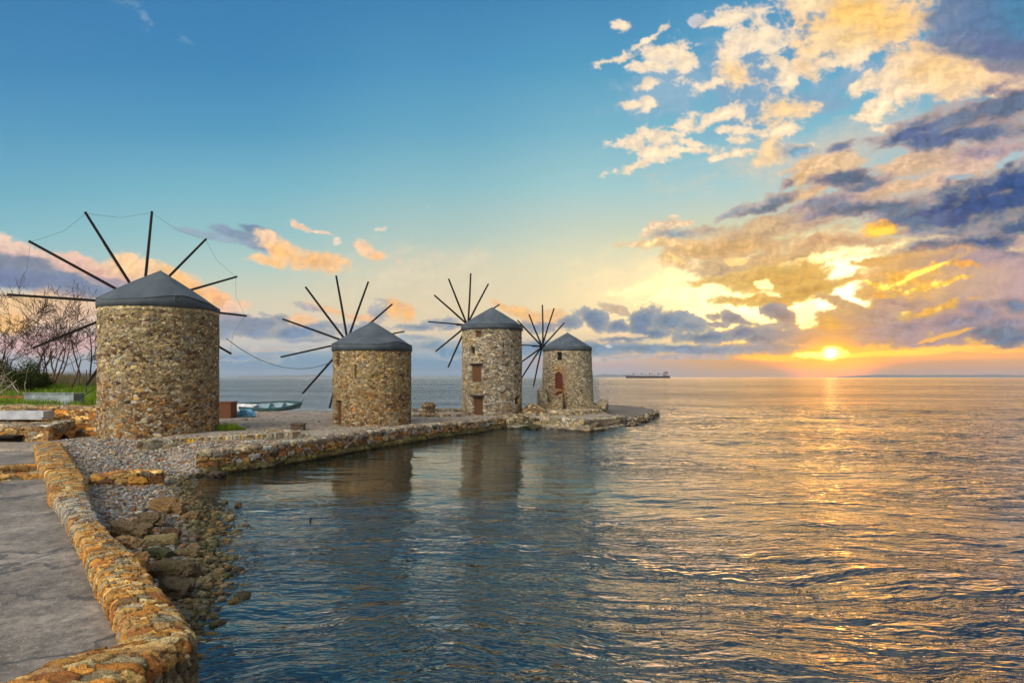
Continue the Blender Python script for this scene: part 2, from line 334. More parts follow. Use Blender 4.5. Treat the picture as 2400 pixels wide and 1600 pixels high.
    put([(2030, 812, 100, 5, 3, (255, 206, 80)), (2150, 806, 110, 6, 4, (255, 204, 96)), (2280, 806, 100, 4, 0, (252, 190, 96)), (1800, 822, 80, 5, 0, (255, 190, 70))], 'h', 0.5, -0.2, 0.35, 5, 0.03, 0.95, None, 3)
    hot = lambda f, k: sst(f, 0, k)[..., None]
    Yw = Y + fy * 6
    core = 1 - np.sqrt(((X + fx * 22 - 1880) / 66) ** 2 + ((Yw - 817) / 10) ** 2)
    core = np.maximum(core, 1 - np.sqrt(((X + fx * 12 - 1916) / 36) ** 2 + ((Yw - 810) / 15) ** 2))
    out += (np.array([1.6, 1.25, 0.42], np.float32) - out) * hot(core + 0.25 * n_fine, 0.45)
    out += (np.array([5.0, 4.4, 2.6], np.float32)) * (np.exp(-(r1 / 11) ** 2))[..., None]
    out += (np.array([0.40, 0.16, 0.01], np.float32)) * (np.exp(-(r1 / 48) ** 1.3))[..., None]
    low = np.exp(-((X - 1930) / 420) ** 2) * sst(Y, 770, 815)
    lk = low * sst(out[..., 0], .80, .98)
    out[..., 0] *= 1 + 1.3 * lk
    out[..., 1] *= 1 + .45 * lk
    out[..., 2] *= 1 - .3 * lk
    return np.maximum(out, 0.003)


gaz, gel = np.meshgrid(np.linspace(AZ0, AZ1, SKW, dtype=np.float32), np.linspace(EL0, EL1, SKH, dtype=np.float32))
pan = np.ones((SKH, SKW, 4), np.float32)
pan[..., :3] = paint_sky(gaz, gel)
sky_img = bpy.data.images.new('evening_sky', SKW, SKH, float_buffer=True)
sky_img.colorspace_settings.name = 'Linear Rec.709'
sky_img.pixels.foreach_set(pan.ravel())
sky_img.update()
sky_img.pack()

world = bpy.data.worlds.new('World')
SC.world = world
world.use_nodes = True
W = NT(world.node_tree)
dirv = W.node('ShaderNodeTexCoord').outputs['Generated']
dx, dy, dz = W.node('ShaderNodeSeparateXYZ', {0: dirv}).outputs
az = W.m('DEGREES', W.m('ARCTAN2', dx, dy))
el = W.m('DEGREES', W.m('ARCSINE', dz))
uv = W.node('ShaderNodeCombineXYZ', {0: W.lin(az, AZ0, AZ1), 1: W.lin(el, EL0, EL1)}).outputs[0]
tex = W.node('ShaderNodeTexImage', {'Vector': uv}, image=sky_img, extension='EXTEND', interpolation='Cubic')
col = tex.outputs[0]
# away from the sunset: open, bright evening sky with an unseen bright patch added behind the viewer
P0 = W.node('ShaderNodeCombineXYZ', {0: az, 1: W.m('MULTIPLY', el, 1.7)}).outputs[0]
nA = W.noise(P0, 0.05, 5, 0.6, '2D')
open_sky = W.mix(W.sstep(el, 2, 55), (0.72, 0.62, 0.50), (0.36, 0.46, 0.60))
# unseen fill patch added to the sky behind left, lights the mills and walls
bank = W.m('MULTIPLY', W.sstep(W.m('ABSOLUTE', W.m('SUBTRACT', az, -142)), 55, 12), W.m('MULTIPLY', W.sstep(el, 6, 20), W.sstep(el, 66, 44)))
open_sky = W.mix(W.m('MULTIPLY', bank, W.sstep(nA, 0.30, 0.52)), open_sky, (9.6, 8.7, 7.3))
col = W.mix(W.sstep(el, 37, 60), col, (0.86, 0.93, 0.96))  # unseen sky overhead brightened to light upward faces
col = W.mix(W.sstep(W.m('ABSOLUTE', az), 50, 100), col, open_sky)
skt = W.node('ShaderNodeTexSky', sky_type='NISHITA', sun_disc=False, sun_elevation=R(SUN_EL), sun_rotation=R(SUN_AZ))
nishita = W.node('ShaderNodeBackground', {'Color': skt.outputs[0], 'Strength': W.sstep(W.m('ABSOLUTE', az), 50, 100, 0.0, 0.05)})
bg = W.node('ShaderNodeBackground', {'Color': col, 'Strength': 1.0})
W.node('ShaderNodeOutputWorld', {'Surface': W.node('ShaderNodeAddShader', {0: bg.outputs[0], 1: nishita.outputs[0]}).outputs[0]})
world.cycles.sampling_method = 'MANUAL'
world.cycles.sample_map_resolution = 1024

# ------------------------------------------------------------------ sun
sd = bpy.data.lights.new('sun', 'SUN')
sd.energy = 0.24
sd.angle = R(38.0)
sd.color = (1.0, 0.50, 0.08)
sun = bpy.data.objects.new('sun', sd)
C.objects.link(sun)
sv = Vector((math.sin(R(SUN_AZ)) * math.cos(R(SUN_EL)), math.cos(R(SUN_AZ)) * math.cos(R(SUN_EL)), math.sin(R(SUN_EL))))
sun.rotation_euler = sv.to_track_quat('Z', 'Y').to_euler()
#@@BODY
# ------------------------------------------------------------------ object helpers


def tag(o, label=None, cat=None, group=None, kind=None):
    if label: o['label'] = label
    if cat: o['category'] = cat
    if group: o['group'] = group
    if kind: o['kind'] = kind
    return o


def link(name, me, parent=None):
    o = bpy.data.objects.new(name, me)
    C.objects.link(o)
    if parent is not None:
        o.parent = parent
        o.matrix_parent_inverse = Matrix.Translation(-Vector(parent.location))
    return o


def empty(name, loc):
    o = bpy.data.objects.new(name, None)
    C.objects.link(o)
    o.location = loc
    o.empty_display_size = 0.3
    return o


def mesh(name, V, Fc, mat, parent=None, col=None, smooth=False):
    """V n x 3, Fc list of index tuples or an m x k array; col n x 3 per-vertex stone colour"""
    me = bpy.data.meshes.new(name)
    V = np.asarray(V, np.float32)
    if isinstance(Fc, np.ndarray):
        m, k = Fc.shape
        me.vertices.add(len(V))
        me.vertices.foreach_set('co', V.ravel())
        me.loops.add(m * k)
        me.loops.foreach_set('vertex_index', Fc.astype(np.int32).ravel())
        me.polygons.add(m)
        me.polygons.foreach_set('loop_start', np.arange(0, m * k, k, dtype=np.int32))
        me.polygons.foreach_set('loop_total', np.full(m, k, np.int32))
    else:
        me.from_pydata([tuple(map(float, v)) for v in V], [], [tuple(map(int, f)) for f in Fc])
    me.update(calc_edges=True)
    me.validate()
    if smooth:
        me.polygons.foreach_set('use_smooth', np.ones(len(me.polygons), bool))
    if col is not None:
        a = me.color_attributes.new('tint', 'FLOAT_COLOR', 'POINT')
        c = np.ones((len(V), 4), np.float32)
        c[:, :3] = col
        a.data.foreach_set('color', c.ravel())
    me.materials.append(mat)
    return link(name, me, parent)


class MB:
    """collects simple solids into one mesh"""

    def __init__(s):
        s.v, s.f = [], []

    def add(s, v, f):
        b = len(s.v)
        s.v += [tuple(x) for x in v]
        s.f += [tuple(i + b for i in q) for q in f]
        return s

    def box(s, c, size, rot=0.0, taper=1.0):
        cx, cy, cz = c
        hx, hy, hz = size[0] / 2, size[1] / 2, size[2] / 2
        ca, sa = math.cos(rot), math.sin(rot)
        v = []
        for z, k in ((-hz, 1), (hz, taper)):
            for x, y in ((-hx, -hy), (hx, -hy), (hx, hy), (-hx, hy)):
                x *= k; y *= k
                v.append((cx + x * ca - y * sa, cy + x * sa + y * ca, cz + z))
        return s.add(v, [(3, 2, 1, 0), (4, 5, 6, 7), (0, 1, 5, 4), (1, 2, 6, 5), (2, 3, 7, 6), (3, 0, 4, 7)])

    def tube(s, p0, p1, r0, r1=None, n=6, cap=True):
        r1 = r0 if r1 is None else r1
        p0, p1 = Vector(p0), Vector(p1)
        d = (p1 - p0).normalized()
        u = d.orthogonal().normalized()
        w = d.cross(u)
        v = [p + (u * math.cos(2 * math.pi * k / n) + w * math.sin(2 * math.pi * k / n)) * r for p, r in ((p0, r0), (p1, r1)) for k in range(n)]
        f = [(k, (k + 1) % n, n + (k + 1) % n, n + k) for k in range(n)]
        if cap:
            f += [tuple(range(n))[::-1], tuple(range(n, 2 * n))]
        return s.add(v, f)

    def path(s, pts, r, n=5):
        for a, b in zip(pts, pts[1:]):
            s.tube(a, b, r, n=n)
        return s

    def build(s, name, mat, parent=None, smooth=False):
        return mesh(name, s.v, s.f, mat, parent, smooth=smooth)


# ------------------------------------------------------------------ materials


def material(name, fn):
    m = bpy.data.materials.new(name)
    m.use_nodes = True
    fn(NT(m.node_tree))
    return m


def finish(t, color, rough=0.85, bump=None, bstr=0.4, bdist=0.02, spec=0.3, metal=0.0):
    p = t.node('ShaderNodeBsdfPrincipled', {'Base Color': color, 'Roughness': rough, 'Metallic': metal, 'Specular IOR Level': spec})
    if bump is not None:
        b = t.node('ShaderNodeBump', {'Height': bump, 'Strength': bstr, 'Distance': bdist})
        t.l.new(b.outputs[0], p.inputs['Normal'])
    t.node('ShaderNodeOutputMaterial', {0: p.outputs[0]})
    return p


def m_stone(scale=1.0, bstr=0.7, rough=0.9):
    """colour from the mesh's stones, with mottling, lichen and pitting in object space"""
    def fn(t):
        a = t.node('ShaderNodeAttribute', attribute_name='tint').outputs[0]
        P = t.node('ShaderNodeTexCoord').outputs['Object']
        n1 = t.noise(P, 7 * scale, 6, 0.65)
        n2 = t.noise(P, 40 * scale, 5, 0.7)
        n3 = t.noise(P, 2.2 * scale, 5, 0.6)
        c = t.mix(1.0, a, t.ramp(n1, [(0.25, (0.55, 0.52, 0.5)), (0.5, (1, 1, 1)), (0.75, (1.35, 1.3, 1.2))]), 'MULTIPLY')
        c = t.mix(1.0, c, t.ramp(n2, [(0.3, (0.62, 0.6, 0.58)), (0.55, (1.05, 1.05, 1.05)), (0.8, (1.35, 1.35, 1.3))]), 'MULTIPLY')
        c = t.mix(t.sstep(n3, 0.58, 0.72, 0, 0.35), c, (0.20, 0.20, 0.14))
        vo = t.node('ShaderNodeTexVoronoi', {'Vector': t.v('ADD', P, t.v('SCALE', t.noise(P, 3 * scale, 3, .6, out=1), scale=.2)), 'Scale': 13.0 * scale}, feature='F1').outputs[0]
        c = t.mix(t.sstep(vo, 0.45, 0.75, 0, 0.35), c, (0.045, 0.035, 0.025))
        h = t.m('MULTIPLY_ADD', n2, 0.8, t.m('SUBTRACT', n1, t.m('MULTIPLY', vo, 0.7)))
        finish(t, c, rough, h, bstr, 0.06, 0.25)
    return fn


def m_plain(c, rough=0.8, nscale=8, var=0.25, bstr=0.3, bdist=0.01, spec=0.3, metal=0.0):
    def fn(t):
        P = t.node('ShaderNodeTexCoord').outputs['Object']
        n = t.noise(P, nscale, 6, 0.62)
        n2 = t.noise(P, nscale * 6, 4, 0.6)
        k = t.m('MULTIPLY_ADD', n2, 0.5, n)
        lo = tuple(x * (1 - var) for x in c)
        hi = tuple(x * (1 + var) for x in c)
        finish(t, t.mix(t.sstep(k, 0.5, 1.0), lo, hi), rough, k, bstr, bdist, spec, metal)
    return fn


def m_roof(t):
    P = t.node('ShaderNodeTexCoord').outputs['Object']
    n = t.noise(P, 1.3, 6, 0.6)
    n2 = t.noise(t.v('MULTIPLY', P, (9, 9, 2)), 1.0, 5, 0.65)
    n3 = t.noise(P, 30, 4, 0.6)
    c = t.ramp(n, [(0.3, (0.036, 0.049, 0.064)), (0.55, (0.058, 0.075, 0.094)), (0.75, (0.082, 0.10, 0.116))])
    c = t.mix(t.sstep(n2, 0.6, 0.8, 0, 0.45), c, (0.13, 0.145, 0.155))
    finish(t, c, 0.72, t.m('MULTIPLY_ADD', n3, 0.25, n), 0.55, 0.05, 0.3)


def m_wood(c):
    def fn(t):
        P = t.node('ShaderNodeTexCoord').outputs['Object']
        g = t.noise(t.v('MULTIPLY', P, (22, 22, 1.6)), 1.0, 5, 0.6)
        c1 = t.mix(g, tuple(x * 0.75 for x in c), tuple(x * 1.25 for x in c))
        finish(t, c1, 0.8, g, 0.5, 0.01, 0.25)
    return fn


M = {}
M['stone'] = material('rubble_stone', m_stone())
M['stone_near'] = material('wall_stone', m_stone(2.2, 0.8))
M['rock'] = material('shore_rock', m_stone(1.6, 1.0, 0.75))
M['roof'] = material('slate_grey_felt', m_roof)
M['pole'] = material('weathered_dark_wood', m_wood((0.020, 0.016, 0.015)))
M['door'] = material('old_brown_door', m_wood((0.095, 0.045, 0.022)))
M['dark'] = material('painted_recess_shade', m_plain((0.012, 0.009, 0.007), 0.95))  # near-black colour stands in for the shade inside recesses
M['redwood'] = material('red_brown_door', m_wood((0.11, 0.032, 0.020)))
M['wire'] = material('grey_wire', m_plain((0.05, 0.05, 0.055), 0.6))
M['concrete'] = material('concrete', m_plain((0.27, 0.255, 0.225), 0.9, 5, 0.3, 0.5, 0.02))
M['iron'] = material('iron', m_plain((0.045, 0.04, 0.038), 0.6))

# ------------------------------------------------------------------ stone pattern


def hashv(a, b, seed, n=1):
    """n random numbers per integer cell"""
    out = []
    for k in range(n):
        h = (a.astype(np.int64) * 73856093) ^ (b.astype(np.int64) * 19349663) ^ ((seed * 83492791 + k * 2654435761) & 0x7fffffff)
        h = (h ^ (h >> 13)) * 1274126177 & 0x7fffffff
        h = (h ^ (h >> 16)) * 668265263 & 0x7fffffff
        h ^= h >> 15
        out.append((h & 0xffffff) / float(0x1000000))
    return out


def stones(s, t, w, h, seed, jit=0.85, wrap=None, power=2.6):
    """irregular stones of about w x h metres: returns edge distance (0 in the joint), and three random numbers per stone"""
    u, v = s / w, t / h
    iu, iv = np.floor(u).astype(np.int64), np.floor(v).astype(np.int64)
    f1 = np.full(s.shape, 9.0)
    f2 = np.full(s.shape, 9.0)
    best = [np.zeros(s.shape) for _ in range(3)]
    nw = int(round(wrap / w)) if wrap else None
    for dj in (-1, 0, 1):
        for di in (-2, -1, 0, 1, 2):
            ci, cj = iu + di, iv + dj
            key = np.mod(ci, nw) if nw else ci
            rx, ry, a, b, c, sz = hashv(key, cj, seed, 6)
            px = ci + 0.5 + (rx - .5) * jit + 0.5 * (cj & 1)
            py = cj + 0.5 + (ry - .5) * jit
            d = (np.abs(u - px) ** power + np.abs(v - py) ** power) ** (1 / power) - (sz - .5) * 0.28
            new = d < f1
            f2 = np.where(new, f1, np.minimum(f2, d))
            f1 = np.where(new, d, f1)
            for k, r in enumerate((a, b, c)):
                best[k] = np.where(new, r, best[k])
    return f2 - f1, best[0], best[1], best[2]


def hash3(a, b, c):
    return np.mod(a * 7.13 + b * 3.71 + c * 5.37, 1.0)


def pick(pal, r):
    p = s2l(pal)
    return p[np.minimum((r * len(p)).astype(int), len(p) - 1)]


UP = [(176, 160, 122), (158, 146, 116), (190, 172, 128), (146, 142, 128), (160, 130, 92), (134, 112, 84), (196, 182, 148), (172, 152, 96), (170, 142, 106), (104, 82, 62), (154, 154, 144), (182, 164, 118)]
LOW = [(170, 124, 68), (142, 100, 58), (178, 140, 86), (116, 86, 58), (156, 138, 108), (186, 154, 98), (98, 76, 58), (150, 146, 136), (158, 110, 64), (188, 176, 148), (150, 120, 76), (132, 104, 68), (84, 62, 50), (170, 168, 160)]
GREY = [(166, 160, 146), (148, 142, 132), (182, 172, 150), (128, 122, 116), (196, 186, 162), (160, 140, 112), (112, 104, 98), (176, 160, 126), (188, 186, 176), (140, 120, 96)]
ORANGE = [(232, 172, 84), (214, 144, 62), (238, 194, 116), (188, 122, 62), (224, 182, 114), (168, 130, 86), (236, 210, 152), (204, 160, 98), (224, 158, 70), (186, 174, 150), (222, 166, 84)]


def relief_and_tint(s, t, w, h, seed, pal_fn, disp, mortar, wrap=None, jit=0.85, joint=0.10, big=0.75, power=4.0, plateau=1.6, smear=0.0, sub=0.5):
    ws = 0.06 * w / 0.2
    s_ = s + ws * fbm(s / (w * 1.2), t / (h * 1.6), seed + 60, 3) if not wrap else s
    t_ = t + ws * .6 * fbm(s / (w * 1.4), t / (h * 1.2), seed + 66, 3)
    e, a, b, c = stones(s_, t_, w, h, seed, jit, wrap, power)
    e2, a2, b2, c2 = stones(s_, t_, w * sub, h * (sub + .05), seed + 5, jit, wrap, 2.6)   # chinking: gaps filled with small stones
    big_here = (hash3(a, b, c) < big) & (fbm(s / (w * 7), t / (h * 7), seed + 9, 3) < 0.45)
    e = np.where(big_here, e, np.minimum(e2 * .8, 9))
    a, b, c = np.where(big_here, a, a2), np.where(big_here, b, b2), np.where(big_here, c, c2)
    k = sst(e, joint * .3, joint * plateau)
    fine = fbm(s * 5, t * 5, seed + 30, 5, .62)
    rough = fbm(s * 16, t * 16, seed + 40, 3, .7)
    hgt = disp * (k * (0.30 + 0.9 * b) + 0.30 * fine * k + 0.20 * rough)
    colr = pal_fn(s, t, a, c) * (0.62 + 0.72 * c)[..., None] * (1 + 0.18 * fine + 0.16 * rough)[..., None]
    if smear:
        colr = colr * (0.60 + 0.78 * np.mod(c * 5.7 + a, 1.0))[..., None]
    colr = np.where((big_here & (b > .45))[..., None], colr * .80, colr)
    km = sst(e, joint * .35, joint * 1.1)[..., None]
    if smear:                                                                # old mortar dragged over the stones, and rain streaks
        sm = sst(fbm(s * .55 + 7, t * .7, seed + 80, 5), .08, .55) * smear
        km = km * (1 - .75 * sm[..., None])
        hgt = hgt * (1 - .6 * sm)
        colr = colr * (1 - .30 * sst(fbm(s * 2.2, t * .22, seed + 84, 4), .15, .6))[..., None]
    mt = s2l(mortar) * (0.8 + 0.25 * fine)[..., None]
    return hgt, mt + (colr - mt) * km


def grid_faces(ns, nt, wrap=False):
    i = np.arange(ns if wrap else ns - 1)[:, None]
    j = np.arange(nt - 1)[None, :]
    i2 = (i + 1) % ns
    a, b, c, d = i * nt + j, i2 * nt + j, i2 * nt + j + 1, i * nt + j + 1
    return np.stack([a + 0 * b, b + 0 * a, c + 0 * a, d + 0 * a], -1).reshape(-1, 4)


def resample(P, step):
    P = np.asarray(P, float)
    L = np.r_[0, np.cumsum(np.linalg.norm(np.diff(P[:, :2], axis=0), axis=1))]
    n = max(2, int(L[-1] / step) + 1)
    s = np.linspace(0, L[-1], n)
    return s, np.stack([np.interp(s, L, P[:, k]) for k in range(P.shape[1])], 1)


def sweep_wall(name, left, right, prof, mat, pal_fn, w, h, seed, step=0.05, disp=0.05, mortar=(120, 104, 80), parent=None, top_noise=0.0, zfun=None, joint=0.08, big=0.85, kind='thing', plateau=1.4):
    """a masonry wall between two plan lines. prof: (k, z) pairs, k = 0 on the left line, 1 on the right one; outward is right of the way along for k > .5.
    zfun(x, y, z) may bend heights. One closed skin: left face, top, right face, with shut ends."""
    s1, Lp = resample(left, step)
    n = len(s1)
    _, Rp = resample(right, step)
    ii = np.linspace(0, len(Rp) - 1, n)
    Rp = np.stack([np.interp(ii, np.arange(len(Rp)), Rp[:, k]) for k in range(2)], 1)
    Lp = Lp[:, :2]
    wid = float(np.mean(np.linalg.norm(Rp - Lp, axis=1)))
    pr = np.array(prof, float)
    seg = np.hypot(np.diff(pr[:, 0]) * wid, np.diff(pr[:, 1]))
    T = np.r_[0, np.cumsum(seg)]
    tn = max(6, int(T[-1] / step))
    t = np.unique(np.concatenate([np.linspace(0, T[-1], tn), T]))
    pk, pz = np.interp(t, T, pr[:, 0]), np.interp(t, T, pr[:, 1])
    # outward in the profile plane
    dk, dzz = np.gradient(pk * wid, t), np.gradient(pz, t)
    nk, nz = -dzz, dk
    ln = np.hypot(nk, nz) + 1e-9
    nk, nz = nk / ln, nz / ln
    across = (Rp - Lp)
    across /= np.linalg.norm(across, axis=1)[:, None] + 1e-9
    S, Tt = np.meshgrid(s1, t, indexing='ij')
    XY = Lp[:, None, :] + (Rp - Lp)[:, None, :] * pk[None, :, None]
    Z = np.repeat(pz[None, :], n, 0)
    if zfun is not None:
        Z = zfun(XY[..., 0], XY[..., 1], Z, S)
    hg, cc = relief_and_tint(S, Tt, w, h, seed, lambda a, b, c, d: pal_fn(a, b, c, d, XY[..., 0], XY[..., 1], Z), disp, mortar, joint=joint, big=big, plateau=plateau)
    V = np.empty((n, len(t), 3))
    V[..., 0] = XY[..., 0] - across[:, None, 0] * 0 + across[:, None, 0] * nk[None] * hg
    V[..., 1] = XY[..., 1] + across[:, None, 1] * nk[None] * hg
    V[..., 2] = Z + nz[None] * hg
    if top_noise:
        g = fbm(S / 0.9, S * 0 + seed, seed, 4)
        V[..., 2] += top_noise * g * sst(pz, pz.min(), pz.max())[None]
    # shut ends: the skin runs on, drawing in to the middle of the section
    def cap(end):
        q = np.linspace(1, 0, max(5, int(min(wid, T[-1] / 4) / 2 / step) + 3))[1:]
        al = (Lp[0] - Lp[1]) if end == 0 else (Lp[-1] - Lp[-2])
        al = al / np.linalg.norm(al)
        mid = np.r_[(Lp[end] + Rp[end]) / 2, 0]
        zmid = Z[end].min() * .5 + Z[end].max() * .5
        Sx = (1 - q)[:, None] * wid / 2 + 50 + 0 * t[None]
        Tx = t[None] + 0 * Sx
        XYc = np.stack([XY[end, :, 0] + 0 * Sx, XY[end, :, 1] + 0 * Sx], 0)
        Zc = Z[end][None] + 0 * Sx
        hh, c2 = relief_and_tint(Sx, Tx, w, h, seed + 400, lambda a, b_, c_, d_: pal_fn(a, b_, c_, d_, XYc[0], XYc[1], Zc), disp, mortar, joint=joint, big=big, plateau=plateau)
        P = V[end][None] * q[:, None, None] + np.array([mid[0], mid[1], zmid]) * (1 - q[:, None, None])
        P = P + np.r_[al, 0] * ((hh * np.minimum(1, (1 - q) * 6)[:, None])[..., None] + .02)
        return P, c2
    pa_, ca_ = cap(0)
    pb_, cb_ = cap(-1)
    V = np.concatenate([pa_[::-1], V, pb_])
    cc = np.concatenate([ca_[::-1], cc, cb_])
    Fq = grid_faces(V.shape[0], V.shape[1])
    o = mesh(name, V.reshape(-1, 3), Fq[:, ::-1].copy(), mat, parent, cc.reshape(-1, 3))
    if kind: o['kind'] = kind
    return o


def offset_line(P, d):
    """plan line moved d to its right"""
    P = np.asarray(P, float)
    T = np.gradient(P, axis=0)
    T /= np.linalg.norm(T, axis=1)[:, None]
    return P + np.stack([T[:, 1], -T[:, 0]], 1) * d


# ------------------------------------------------------------------ rocks and pebbles
def ico(sub):
    import bmesh
    bm = bmesh.new()
    bmesh.ops.create_icosphere(bm, subdivisions=sub, radius=1)
    v = np.array([x.co[:] for x in bm.verts])
    f = np.array([[y.index for y in x.verts] for x in bm.faces])
    bm.free()
    return v, f


ICO1, ICO4 = ico(1), ico(5)


def rock_verts(size, seed, rot=0.0, flat=0.0):
    """a broken block: a sphere pushed onto a few random planes, then roughened"""
    g = np.random.default_rng(seed)
    v = ICO4[0].copy()
    r = np.ones(len(v))
    for _ in range(9):
        nrm = g.normal(size=3)
        nrm /= np.linalg.norm(nrm)
        dd = g.uniform(0.5, 0.85)
        q = v @ nrm
        r = np.minimum(r, np.where(q > 0.05, dd / np.maximum(q, 0.05), 9))
    for nrm, dd in (((0, 0, 1), 0.62), ((1, 0, 0), .8), ((-1, 0, 0), .8), ((0, 1, 0), .75), ((0, -1, 0), .75)):
        q = v @ np.array(nrm)
        r = np.minimum(r, np.where(q > 0.05, dd / np.maximum(q, 0.05), 9))
    th, ph = np.arctan2(v[:, 1], v[:, 0]), v[:, 2]
    n = fbm(v[:, 0] * 2 + seed, v[:, 1] * 2 + v[:, 2] * 2.3, seed, 6, .62) * 0.6 + fbm(v[:, 2] * 7 + seed, th * .8, seed + 3, 3) * 0.35
    lump = np.abs(fbm(v[:, 0] * 1.1 + seed * 3, v[:, 1] * 1.1 - v[:, 2], seed + 8, 3))
    v = v * (r * (1 + 0.26 * n - 0.45 * lump))[:, None] * np.asarray(size) / 1.25
    ca, sa = math.cos(rot), math.sin(rot)
    v = v @ np.array([[ca, sa, 0], [-sa, ca, 0], [0, 0, 1]])
    shade = (0.8 + 0.55 * n)
    return v, ICO4[1], shade

# ------------------------------------------------------------------ shore outline in plan
SHORE = np.array([(-4.05, 3.0), (-4.05, 6.79), (-3.97, 7.79), (-4.95, 9.2), (-5.28, 10.8), (-5.8, 12.1), (-6.65, 13.6), (-7.9, 15.8), (-9.25, 18.3), (-12.3, 23.1), (-12.9, 25.1),
                  (-12.4, 26.0), (-10.97, 27.6), (-9.88, 30.1), (-8.73, 32.7), (-7.17, 36.3), (-5.44, 39.9), (-0.2, 49.7), (0.0, 48.9), (2.25, 50.4), (5.6, 45.6), (9.5, 51.8), (14.9, 66), (16.5, 71),
                  (15.4, 75), (12.0, 80), (7.0, 76), (3.0, 68), (-1.0, 60.5), (-4.5, 57.5), (-9.0, 58.0), (-14.0, 62), (-18.5, 64), (-22, 65.5), (-24.5, 63), (-28, 72), (-40, 84), (-75, 92), (-75, 3)])


def seg_dist(X, Y, P, closed=True):
    d = np.full(X.shape, 1e9)
    Q = np.roll(P, -1, axis=0) if closed else P[1:]
    for (x0, y0), (x1, y1) in zip(P, Q):
        ex, ey = x1 - x0, y1 - y0
        t = np.clip(((X - x0) * ex + (Y - y0) * ey) / (ex * ex + ey * ey + 1e-9), 0, 1)
        d = np.minimum(d, np.hypot(X - x0 - t * ex, Y - y0 - t * ey))
    return d


def inside(X, Y, P):
    c = np.zeros(X.shape, bool)
    Q = np.roll(P, -1, axis=0)
    for (x0, y0), (x1, y1) in zip(P, Q):
        if y0 == y1:
            continue
        c ^= ((y0 > Y) != (y1 > Y)) & (X < (x1 - x0) * (Y - y0) / (y1 - y0) + x0)
    return c


ZW = 0.8                                                     # top of the foreground wall
TOP_R = np.array([at(x, y, ZW)[:2] for x, y in [(141, 1017), (180, 1074), (195, 1092), (197, 1126), (210, 1160), (232, 1205), (259, 1231), (319, 1280), (356, 1340), (394, 1385), (424, 1415), (444, 1456)]] + [(-4.05, 6.79), (-4.07, 6.0), (-4.1, 4.6)])
TOP_L = np.array([at(x, y, ZW)[:2] for x, y in [(81, 1021), (90, 1066), (112, 1088), (116, 1130), (146, 1164), (165, 1205), (195, 1250), (210, 1291), (229, 1325), (247, 1359), (270, 1396), (289, 1449), (289, 1471)]] + [(-4.82, 7.26), (-5.02, 7.05), (-5.35, 6.6), (-5.5, 4.6)])


def ground_z(X, Y):
    ins = inside(X, Y, SHORE)
    d = seg_dist(X, Y, SHORE)
    t = (X + 13) * .79 + (Y - 26.5) * .61
    wb = 1 - sst(t, -1.2, 0.6)
    n = fbm(X / 2.2, Y / 2.2, 5, 5)
    beach = np.minimum(0.09 * d + 0.02, 0.50 + 0.06 * n + 0.15 * sst(Y, 26, 33))
    plat = np.minimum(2.0 * d, 0.86 + 0.05 * n)
    back = sst(Y, 56, 66) * sst(-X, 8, 14)                   # the far beach slopes gently into the sea
    plat = plat * (1 - back) + np.minimum(0.11 * d, 0.8) * back
    ap = sst(X, 8.2, 9.0) * sst(Y, 49, 50)
    plat = plat * (1 - ap) + np.minimum(plat, 0.2) * ap
    z = beach * wb + plat * (1 - wb)
    terr = sst(-X - 0.60 * Y, 0.0, 1.6) * sst(Y, 36.0, 36.5)
    tz = 2.28 + 0.9 * sst(Y, 40, 62) + 0.03 * np.maximum(0, -X - 24) + 0.10 * n
    edge = sst(d, 0, 5)
    z = z * (1 - terr * edge) + tz * terr * edge
    # low ground under the pavement left of the foreground wall
    lw = inside(X, Y, np.concatenate([TOP_L + np.array([[.3, 0.0]]), np.array([(-60, 4.6), (-60, 29.5)])]))
    z = np.where(lw, 0.3, z)
    out = -(0.10 * d * wb + (0.35 + 0.28 * d) * (1 - wb))
    out = np.maximum(out, -1.1 - 0.9 * sst(d, 4, 25)) + 0.05 * n * sst(d, 0.2, 3)
    return np.where(ins, z, out)


def m_ground(t):
    P = t.node('ShaderNodeTexCoord').outputs['Object']
    x, y, z = t.node('ShaderNodeSeparateXYZ', {0: P}).outputs
    a = t.noise(P, 0.6, 6, 0.6)
    b = t.noise(P, 7, 6, 0.68)
    vor = t.node('ShaderNodeTexVoronoi', {'Vector': P, 'Scale': 16.0}).outputs
    grav = t.mix(t.sstep(a, 0.4, 0.6), (0.30, 0.25, 0.19), (0.22, 0.185, 0.15))
    grav = t.mix(1.0, grav, t.ramp(b, [(0.3, (0.5, 0.5, 0.5)), (0.55, (1, 1, 1)), (0.75, (1.4, 1.35, 1.3))]), 'MULTIPLY')
    grav = t.mix(t.m('MULTIPLY', t.sstep(vor[0], 0.5, 0.1), 0.6), grav, t.mix(0.55, grav, vor[1]))
    wet = t.mix(b, (0.030, 0.034, 0.018), (0.13, 0.12, 0.06))
    deep = t.mix(t.noise(P, 0.8, 6, 0.65), (0.004, 0.010, 0.012), (0.07, 0.085, 0.05))  # dark bed colour stands in for light lost in deeper water
    grass = t.mix(b, (0.035, 0.07, 0.012), (0.12, 0.17, 0.03))
    c = t.mix(t.sstep(z, 0.02, 0.16), wet, grav)
    c = t.mix(t.sstep(z, -0.55, -0.15), deep, c)
    c = t.mix(t.m('MULTIPLY', t.sstep(z, 1.6, 2.0), t.sstep(a, 0.30, 0.5)), c, grass)
    finish(t, c, 0.9, t.m('MULTIPLY_ADD', vor[0], -0.6, b), 0.8, 0.04, 0.2)


